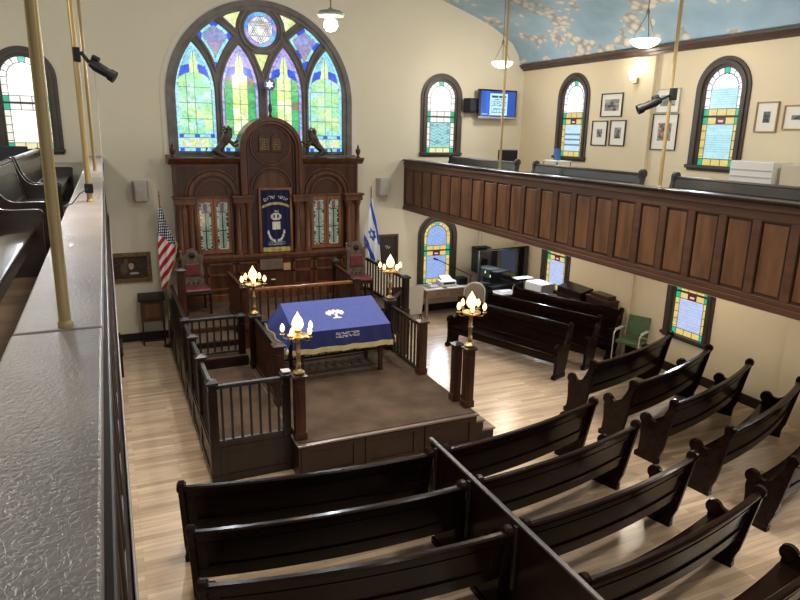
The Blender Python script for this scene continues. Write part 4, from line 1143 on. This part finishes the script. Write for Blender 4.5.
s=MB(); s.sheet(lambda u,v:(-.49+.98*u,-.0385,-.27+.55*v),120,70,scr); s.build('screen',screenp,tv)
sp=thing('black_speaker','small black speaker beside the wall television','speaker',(7.83,13.6,4.9),.3)
MB().box(-.13,.13,-.1,.1,-.16,.16).build('cabinet',black,sp,bevel=.012); MB().box(-.10,.10,-.108,-.1,-.13,.13).build('grille',plain('grille_navy',(.02,.022,.035),.6),sp)
MB().box(-.02,.02,.1,.17,-.02,.02).build('bracket',black,sp)
o=MB().tube([(7.72,YW-.012,4.73),(7.72,YW-.012,3.5)],.006,6).build('wall_cable',plain('grey_cable',(.5,.47,.42),.6)); setp(o,'thin cable running down wall below small black speaker','cable')
o=MB().box(7.67,7.78,YW-.03,YW-.002,4.66,4.78).build('wall_plate',plain('cream_plate',(.5,.46,.38),.5),bevel=.004); setp(o,'small cream outlet box below the black speaker','outlet')
# lectern/stand by left flag
ld=thing('lectern_stand','small dark wooden cabinet stand on thin legs beneath the painting','stand',(.60,13.50,0),-.03)
MB().box(-.22,.22,-.15,.15,.50,.94).build('cabinet',arkd,ld,bevel=.006)
MB().prism([(-.2,.93),(.18,1.0),(.18,1.03),(-.22,.96)],lambda a,b_,w:(w,a,b_),-.26,.26).build('sloped_top',railw,ld,bevel=.005)
MB().box(-.14,.14,-.16,-.15,.58,.86).build('door',ark,ld,bevel=.005)
for a in (-.2,.2):
    for b_ in (-.13,.13): MB().box(a-.015,a+.015,b_-.015,b_+.015,0,.50).build('leg',railw,ld)
MB().box(-.2,.2,-.14,-.12,.08,.11).build('stretcher',railw,ld)

# ------------------------------------------------------------------ pictures on the right wall upstairs
def photo(seed,dark=(.03,.03,.03),light=(.5,.5,.48)):
    def f(u,v):
        k=h(int(u*5+seed),int(v*6),seed); e=.25 if abs(u-.5)<.12+.25*(1-v) and v<.7 else .75
        q=max(0,min(1,(k*.6+e*.5)-.25)); return tuple(dark[i]+(light[i]-dark[i])*q for i in range(3))
    return f
def colour(seed):
    pal=[(.4,.08,.04),(.05,.2,.35),(.1,.3,.12),(.5,.35,.1),(.2,.4,.45),(.08,.08,.12),(.5,.2,.15)]
    return lambda u,v: pal[int(h(int(u*8),int(v*11),seed)*7)]
blackfr=plain('black_frame',(.015,.013,.012),.4); oakfr=plain('oak_frame',(.36,.22,.10),.45); silfr=plain('pale_frame',(.45,.45,.40),.4)
frame('framed_photograph','black framed photograph, uppermost of three by corner window','picture',(10.62,4.88),.62,.46,photo(1),blackfr,True,.02,.085)
frame('framed_photograph','black framed photograph, lower left of three near corner window','picture',(10.91,4.33),.46,.50,photo(2),blackfr,True,.018,.13)
frame('framed_photograph','black framed photograph, lower right of three near corner window','picture',(10.38,4.34),.44,.50,photo(3),blackfr,True,.018,.11)
frame('framed_photograph','pale framed picture behind the right pole camera','picture',(9.17,4.92),.56,.42,photo(4,(.12,.16,.15),(.4,.45,.4)),silfr,True,.014,.09)
frame('framed_poster','larger framed colourful picture below the right pole camera','picture',(9.17,4.37),.60,.64,colour(5),blackfr,True,.014,.13)
frame('framed_photograph','oak framed photograph immediately right of the upstairs window','picture',(7.15,4.61),.38,.46,photo(6,(.03,.04,.04),(.2,.24,.24)),oakfr,True,.02,.11)
frame('framed_photograph','oak framed photograph at the right edge of view','picture',(6.64,4.60),.46,.36,photo(7,(.04,.05,.06),(.4,.42,.42)),oakfr,True,.02,.11)
# sconce
sc=thing('wall_sconce','lit white wall sconce on the upstairs pilaster','lamp',(XR-.075,9.93,5.30))
MB().box(-.05,0,-.05,.05,-.05,.06).build('backplate',brass,sc,bevel=.006)
MB().lathe([(.035,0),(.055,.04),(.085,.12),(.10,.16)],(-.10,0,0),14).build('shade',sconce,sc,smooth=True)

# pendants
def pendant(x,y,z,label,r=.22,chains=True):
    t=thing('pendant_lamp',label,'lamp',(x,y,z)); zc=ceilz(x)-z
    MB().lathe([(.0,-.10),(.08,-.095),(.15,-.07),(.20,-.03),(r,.01),(r*.97,.02)],n=24,cap=False).build('bowl',glassw,t,smooth=True)
    mb=MB()
    for k in range(3):
        a=k*2*PI/3; mb.tube([(r*.9*cos(a),r*.9*sin(a),.02),(.01*cos(a),.01*sin(a),.38)],.006,6)
    mb.lathe([(.02,.36),(.03,.40),(.012,.45)],n=10); mb.tube([(0,0,.44),(0,0,zc-.05)],.008,8); mb.build('hanging_rods',brass,t)
    MB().lathe([(.06,zc-.06),(.06,zc-.03),(.02,zc)],n=14).build('canopy',brass,t,smooth=True)
pendant(7.62,12,5.69,'lit glass bowl pendant in front of the television wall'); pendant(7.58,8,5.68,'lit glass bowl pendant near the right pole camera')
ct_=thing('ceiling_globe_lamp','lit hanging fixture with white globe above the ark','lamp',(3.28,10.0,5.85))
MB().lathe([(0,-.12),(.07,-.10),(.11,-.04),(.10,.03),(.05,.07)],(0,0,0),18,cap=False).build('globe',glassw,ct_,smooth=True)
MB().lathe([(.05,.07),(.20,.10),(.21,.13),(.16,.17),(.05,.19),(.02,.22)],n=20).build('green_bowl',plain('green_enamel',(.35,.42,.33),.3,.3),ct_,smooth=True)
MB().tube([(0,0,.2),(0,0,1.7)],.012,8).build('rod',brass,ct_)

# upstairs clutter right
wb=thing('white_cabinet','white ribbed cabinet on the balcony below the window','cabinet',(8.95,6.82,2.93))
MB().box(-.2,.2,-.38,.34,0,1.03).build('cabinet_body',white,wb,bevel=.01)
MB().box(-.21,-.2,-.36,.32,.90,.91).box(-.21,-.2,-.36,.32,.80,.81).build('slat_line',greyp,wb)
wb2=MB().box(8.8,9.2,6.0,6.36,2.93,3.94).build('cream_box',plain('cream_box',(.62,.55,.42),.6),bevel=.01); setp(wb2,'cream box standing right of the white ribbed cabinet','box')
def officechair(x,y,z,rz,label):
    t=thing('office_chair',label,'chair',(x,y,z),rz)
    MB().box(-.25,.25,.2,.25,.5,1.0).build('backrest',black,t,bevel=.03); MB().box(-.25,.25,-.25,.22,.42,.5).build('seat',black,t,bevel=.03)
    MB().lathe([(.28,0),(.28,.03),(.03,.06),(.03,.42)],n=12).build('pedestal',black,t)
    MB().box(-.03,.03,.21,.24,.4,.6).build('back_bar',black,t)
officechair(8.0,12.4,2.95,PI,'black office chair on balcony under the television')
o=MB().prism([(0,0),(.12,.02),(.20,.30),(.10,.34)],lambda a,b_,w:(8.30+w,10.85+a*.6,3.782+b_*.7),0,.10).build('blue_folder',bluep,bevel=.01); setp(o,'small blue item upright on white table near corner window','folder')
tbw=thing('small_table','small white framed table holding the blue item','table',(8.35,10.9,2.93))
MB().box(-.18,.18,-.25,.25,.83,.85).build('tabletop',white,tbw)
for a in(-.16,.16):
    for b_ in(-.23,.23): MB().tube([(a,b_,0),(a,b_,.83)],.012,6).build('leg',chrome,tbw)
# upstairs clutter left
o=MB().box(-1.75,-1.2,12.9,12.95,3.45,3.93).build('dark_monitor',navy,bevel=.01); 
mt=thing('monitor','dark monitor behind the left balcony pews','monitor',(-1.48,12.92,3.45)); o.name='screen_back'; o.parent=mt; o.location=(1.48,-12.92,-3.45); setp(mt)
for (a,b_,c,d) in ((0,0,0,0),):
    MB().box(-.15,.15,-.1,.1,-.03,0).box(-.02,.02,-.02,.02,0,.1).build('stand',black,mt)
tt=thing('balcony_table','pale table under the dark monitor','table',(-1.5,12.9,2.93))
MB().box(-.35,.35,-.3,.3,.46,.49).build('tabletop',bluep if False else plain('pale_blue_top',(.55,.62,.75),.4),tt)
for a in(-.3,.3):
    for b_ in(-.25,.25): MB().box(a-.02,a+.02,b_-.02,b_+.02,0,.46).build('leg',black,tt)

# ------------------------------------------------------------------ right front corner clutter
dk=thing('writing_desk','worn wooden desk under the lower window loaded with machines','desk',(7.15,13.3,0))
MB().box(-.62,.62,-.28,.28,.70,.735).build('desktop',mottled('desk_pale_top',(.45,.42,.38),(.55,.52,.48),(3,3,3),.4),dk,bevel=.006)
MB().box(-.58,.58,-.25,.25,.50,.70).build('drawer_case',deskm,dk,bevel=.004)
for a in(-.56,.56):
    for b_ in(-.22,.22): MB().box(a-.03,a+.03,b_-.03,b_+.03,0,.52).build('leg',deskm,dk)
for a in (-.28,.28):
    d_=MB().box(a-.24,a+.24,-.262,-.25,.54,.67).build('drawer',deskm,dk,bevel=.004); MB().box(a-.05,a+.05,-.275,-.262,.60,.615).build('drawer_pull',rubber,d_)
pt=thing('printer','white printer on the desk below the window','printer',(7.22,13.32,.735))
MB().box(-.2,.2,-.16,.16,0,.13).build('printer_body',white,pt,bevel=.02)
MB().prism([(-.1,.13),(.12,.13),(.16,.22),(.13,.22)],lambda a,b_,w:(w,a,b_),-.14,.14).build('paper_tray',white,pt); MB().box(-.15,.15,-.165,-.158,.05,.1).build('output_slot',black,pt)
o=MB().box(6.68,6.98,13.15,13.38,.736,.765).build('laptop',greyp,bevel=.006); setp(o,'closed grey laptop on left end of the desk','laptop')
o=MB().lathe([(.05,0),(.06,.05),(.055,.07)],(6.72,13.2,.766),12).build('white_bowl',white,smooth=True); setp(o,'small white bowl on left corner of desk','bowl')
o=MB().box(7.5,7.74,13.2,13.45,.736,.90).build('black_device',black,bevel=.01); setp(o,'black boxy device at right end of desk','device')
o=MB().box(7.0,7.1,13.04,13.12,.736,.75).build('stapler',black,bevel=.004); setp(o,'small dark stapler at desk front','stapler')
def foldchair(x,y,rz,label):
    t=thing('folding_chair',label,'chair',(x,y,0),rz)
    out=[(-.23,.55),(.23,.55)]+arc(0,.85,.23,0,PI,14)
    MB().prism([(a*.88,b_*.97+.02) for a,b_ in out],lambda a,b_,w:(a,.2+w+(b_-.5)*.15,b_),0,.04).build('backrest',beige,t,bevel=.015)
    mb=MB(); mb.tube([(-.22,-.25,0),(-.23,.19,.55)]+[(a,.2+(b_-.5)*.15,b_) for a,b_ in arc(0,.85,.23,PI,0,12)]+[(.23,.19,.55),(.22,-.25,0)],.014,8); mb.build('frame',white,t,smooth=True)
    MB().box(-.21,.21,-.22,.2,.43,.47).build('seat',beige,t,bevel=.02)
    MB().tube([(-.2,.3,0),(-.2,-.1,.43)],.012,8).build('leg',white,t); MB().tube([(.2,.3,0),(.2,-.1,.43)],.012,8).build('leg',white,t)
foldchair(7.38,12.3,2.7,'beige rounded folding chair in front of the desk')
ms=thing('microphone_stand','black boom microphone stand before the lower window','stand',(7.47,12.6,0))
MB().tube([(0,0,0),(0,0,1.1)],.012,8).build('upright',black,ms); MB().tube([(.05,0,1.08),(-.88,0,1.53)],.010,8).build('boom',black,ms)
for k in range(3):
    a=k*2*PI/3; MB().tube([(0,0,.12),(.25*cos(a),.25*sin(a),.01)],.009,6).build('leg',black,ms)
MB().tube([(-.87,0,1.525),(-.97,0,1.56)],[.018,.026],10).build('microphone',black,ms,smooth=True)
ws=thing('hanging_speaker','black loudspeaker cabinet fixed on front wall near the corner','speaker',(8.27,13.58,.93))
MB().box(-.12,.12,-.14,.18,0,.60).build('cabinet',plain('speaker_dark',(.03,.03,.035),.5),ws,bevel=.012); MB().box(-.10,.10,-.148,-.14,.04,.56).build('grille',plain('dark_grille',(.05,.05,.055),.7),ws)
o=MB().box(8.1,8.5,13.42,13.68,1.531,1.57).build('receiver_box',black,bevel=.006); setp(o,'flat black box lying on top of the loudspeaker','device')
for i,x in enumerate((8.22,8.32)): 
    o=MB().tube([(x,13.6,1.571),(x,13.6,2.555)],.006,6).build('hanging_wire',greyp); setp(o,['left','right'][i]+' white wire rising from black box to balcony','wire')
btv=thing('floor_television','large glossy black television on a stand in the corner','television',(8.45,12.75,0),0.14)
MB().box(-.76,.76,-.03,.04,.80,1.66).build('bezel',black,btv,bevel=.01)
MB().box(-.73,.73,-.034,-.03,.84,1.63).build('screen',blackg,btv)
MB().box(-.5,.5,-.2,.22,0,.80).box(-.1,.1,0,.04,.8,.9).build('cabinet',black,btv,bevel=.01)
for a,b_ in ((-.60,1.12),(-.44,1.0)): MB().box(a,a+.02,-.036,-.034,b_,b_+.06).build('indicator_light',plain('green_light',(.3,.6,.4),.4,emit=(.4,1,.6),es=1),btv)
wt_=thing('side_table','small table with white papers near the television','table',(8.15,12.2,0))
MB().box(-.27,.27,-.2,.2,.72,.75).build('tabletop',plain('pale_top',(.55,.58,.62),.4),wt_)
for a in(-.24,.24):
    for b_ in(-.17,.17): MB().box(a-.02,a+.02,b_-.02,b_+.02,0,.72).build('leg',black,wt_)
o=MB().box(8.0,8.3,12.1,12.3,.752,.77).build('paper_stack',paper); setp(o,'stack of white papers on small table by television','papers')
o=MB().lathe([(.03,0),(.035,.02),(.035,.12),(.012,.15),(.012,.18)],(8.34,12.1,.752),12).build('sanitizer_bottle',white,smooth=True); setp(o,'small white bottle on table near television','bottle')
o=MB().box(8.5,8.98,12.25,12.45,1.0,1.02).build('paper_sheet',paper); 
o2=thing('music_stand','stand holding open white sheets before the television','stand',(8.74,12.35,0)); o.parent=o2; o.location=(-8.74,-12.35,0); MB().tube([(0,0,0),(0,0,1.0)],.012,8).build('upright',black,o2); MB().lathe([(.2,0),(.2,.02),(.02,.04)],n=12).build('base',black,o2)
pd=thing('cloth_covered_stand','grey stand draped with white cloth before right window','stand',(8.88,11.85,0),.1)
MB().box(-.18,.18,-.25,.25,0,.98).build('stand_body',plain('lilac_grey',(.34,.32,.40),.6),pd,bevel=.01)
MB().prism([(-.26,1.0),(.26,1.0),(.27,.86),(.255,.86),(.24,.985),(-.24,.985),(-.265,.80),(-.28,.80)],lambda a,b_,w:(a*.8,w,b_),-.27,.27).build('white_cloth',plain('bright_cloth',(.78,.82,.88),.8),pd,bevel=.008)
pa=thing('upright_piano','dark brown upright cabinet with sloping lid by the right wall','cabinet',(9.17,10.98,0),0)
MB().box(-.17,.17,-.40,.40,0,.88).build('case',redw,pa,bevel=.01); MB().prism([(-.17,.88),(.17,.88),(.17,1.08),(.14,1.10),(-.17,1.02)],lambda a,b_,w:(a,w,b_),-.40,.40).build('lid',railw,pa,bevel=.008)
pb=thing('wooden_lectern','dark red wooden lectern box beside the right wall','lectern',(9.2,10.12,0))
MB().box(-.15,.15,-.34,.34,0,1.0).build('case',redw,pb,bevel=.01); MB().box(-.17,.17,-.37,.37,1.0,1.03).build('top',arkd,pb,bevel=.006); MB().box(-.1,.14,-.25,.28,1.03,1.10).build('book_rest',arkd,pb,bevel=.008)
# green chair
gc=thing('green_armchair','green vinyl armchair with pale metal frame by right wall','chair',(8.98,9.0,0),-1.95)
gc.rotation_euler=(0,0,-1.15)
MB().prism([(-.22,.42),(.24,.40),(.26,.46),(-.22,.48)],lambda a,b_,w:(w,a,b_),-.22,.22).build('seat',greenv,gc,bevel=.015)
MB().prism([(.24,.50),(.27,.50),(.36,.88),(.33,.88)],lambda a,b_,w:(w,a,b_),-.22,.22).build('backrest',greenv,gc,bevel=.012)
pm=plain('pale_metal',(.62,.58,.48),.35,.3)
for s_ in (-1,1):
    MB().tube([(s_*.25,-.26,0),(s_*.25,-.24,.62),(s_*.25,-.18,.65),(s_*.25,.22,.65)],.013,8).build('arm_frame',pm,gc,smooth=True)
    MB().tube([(s_*.24,.22,0),(s_*.24,.24,.4),(s_*.24,.36,.90)],.013,8).build('back_post',pm,gc,smooth=True)
    MB().box(s_*.25-.03,s_*.25+.03,-.16,.14,.655,.68).build('armrest',plain('armrest_grey',(.5,.55,.5),.4),gc,bevel=.008)
# grey board near back right newel
o=MB().prism([(5.92,.25),(6.32,.25),(6.36,.86),(6.2,.93),(5.98,.86)],XZ(12.8),0,.03).build('grey_board',plain('grey_board',(.40,.35,.30),.6),bevel=.005)
gbt=thing('display_easel','grey board on low legs right of the ark platform','board',(6.14,12.8,0)); o.name='panel'; o.parent=gbt; o.location=(-6.14,-12.8,0)
for a in(-.16,.16): MB().tube([(a,.0,.25),(a,.1,0)],.012,6).build('leg',black,gbt); MB().tube([(a,-.02,.25),(a,-.12,0)],.012,6).build('leg',black,gbt)
bc=thing('wooden_chair','dark red wooden chair behind back right candelabrum','chair',(5.55,12.4,0))
MB().box(-.2,.2,-.2,.2,.42,.46).build('seat',redw,bc,bevel=.008); MB().box(-.2,.2,.17,.2,.5,.98).build('backrest',redw,bc,bevel=.01)
for a in(-.18,.18):
    MB().box(a-.018,a+.018,.165,.2,0,.6).build('leg',redw,bc); MB().box(a-.018,a+.018,-.2,-.165,0,.42).build('leg',redw,bc)
o=MB().tube([(6.25,13.68,.03),(6.35,13.6,.03),(6.5,13.66,.05),(6.55,13.72,.3)],.008,6).build('white_cord',white,smooth=True); setp(o,'white cord looping on floor left of the desk','cord'); o.name='extension_cord'
# dark item by left wall under balcony
o=thing('storage_bench','dark bench partly hidden under the left balcony','bench',(-.35,12.2,0))
MB().box(-.3,.34,-.5,.45,.38,.44).build('seat',railw,o,bevel=.01)
for b_ in(-.47,.42): MB().box(-.28,.32,b_-.03,b_+.03,0,.55).build('end_panel',railw,o,bevel=.01)

# ------------------------------------------------------------------ lights
KE=1.25
def area(name,loc,rot,sx,sy,e,c=(1,1,1),spread=None):
    l=bpy.data.lights.new(name,'AREA'); l.shape='RECTANGLE'; l.size=sx; l.size_y=sy; l.energy=e*KE; l.color=c
    o=bpy.data.objects.new(name,l); col.objects.link(o); o.location=loc; o.rotation_euler=rot
    o.visible_camera=False if False else True
    return o
def point(name,loc,e,c,r=.08):
    l=bpy.data.lights.new(name,'POINT'); l.energy=e*KE; l.color=c; l.shadow_soft_size=r
    o=bpy.data.objects.new(name,l); col.objects.link(o); o.location=loc
def spot(name,loc,rot,e,c,size,blend=1,r=.3):
    l=bpy.data.lights.new(name,'SPOT'); l.energy=e*KE; l.color=c; l.spot_size=size; l.spot_blend=blend; l.shadow_soft_size=r
    o=bpy.data.objects.new(name,l); col.objects.link(o); o.location=loc; o.rotation_euler=rot
# daylight entering by the windows (lights sit in the openings, facing in)
for x in (1.9,4.2): spot('daylight_great_window',(x,YW-.35,5.3),(-1.15,0,0),260,(.85,.94,1),2.4,1,.1)
for c,z in ((7.17,4.7),(-1.05,4.7),(7.18,1.5)): spot('daylight_front_window',(c,YW-.3,z),(-1.15,0,0),70,(.75,.87,1),2.5,1,.1)
for c,z in ((11.83,4.7),(8.02,4.7),(4.2,4.7),(12.0,1.6),(8.1,1.6),(4.2,1.6)): spot('daylight_side_window',(XR-.3,c,z),(0,1.15,0),70,(.75,.87,1),2.5,1,.1)
for x,y,z in ((7.62,12,5.45),(7.58,8,5.45),(7.6,4,5.5),(3.28,10,5.6),(3.28,5,5.6),(3.0,0,5.6),(-1.5,4,5.4),(-1.5,10,5.4)):
    point('pendant_light',(x,y,z),62,(1,.90,.74),.15)  # hanging lamps, plus points where unseen pendants are only assumed along the hall
for x,y,z in ((3.3,8.3,5.7),(3.3,3.6,5.7),(5.6,6.0,5.6),(5.6,10.5,5.6),(.9,9.5,5.7),(.9,5,5.7),(4.6,2.0,5.7)):
    spot('nave_fill_spot',(x,y,z),(0,0,0),330,(1,.92,.80),2.1,1,.25)  # added fill spots to brighten the floor; no fixtures hang here
for i,(x,y,z,_,_) in enumerate(CB): point('candelabrum_light',(x,y,z+.68),7,(1,.62,.3),.12)
for y in (11.5,7.5,3.5): point('under_balcony_fill',(7.9,y,2.3),34,(1,.88,.70),.15)  # added fill that lifts the wall below the balcony, not actual lamps
point('under_balcony_fill_left',(-1.6,6,2.3),16,(1,.9,.75),.15)  # matching added fill on the left side, without a fixture
point('sconce_light',(XR-.3,9.93,5.5),8,(1,.9,.7),.05)
w=bpy.data.worlds.new('World'); scn.world=w; w.use_nodes=True
w.node_tree.nodes['Background'].inputs[0].default_value=(.95,.97,1,1); w.node_tree.nodes['Background'].inputs[1].default_value=.6

# ------------------------------------------------------------------ camera
f,yaw,pitch,roll=644.995,.42398,.25638,.0192218
cyw,syw=cos(yaw),sin(yaw);cp_,sp_=cos(pitch),sin(pitch)
fw=Vector((syw*cp_,cyw*cp_,-sp_)); rt_=Vector((cyw,-syw,0)); upv=rt_.cross(fw)
r2=rt_*cos(roll)+upv*sin(roll); u2=-rt_*sin(roll)+upv*cos(roll)
cam=bpy.data.cameras.new('camera'); cam.sensor_width=36; cam.lens=f/800*36; cam.clip_start=.02
co=bpy.data.objects.new('camera',cam); col.objects.link(co)
co.matrix_world=Matrix(((r2.x,u2.x,-fw.x,0),(r2.y,u2.y,-fw.y,0),(r2.z,u2.z,-fw.z,ZC),(0,0,0,1)))
scn.camera=co
scn.view_settings.view_transform='Standard'; scn.view_settings.look='None'; scn.view_settings.exposure=0; scn.view_settings.gamma=1
scn.cycles.max_bounces=6; scn.cycles.diffuse_bounces=4; scn.cycles.use_denoising=True
scn.cycles.sample_clamp_indirect=6
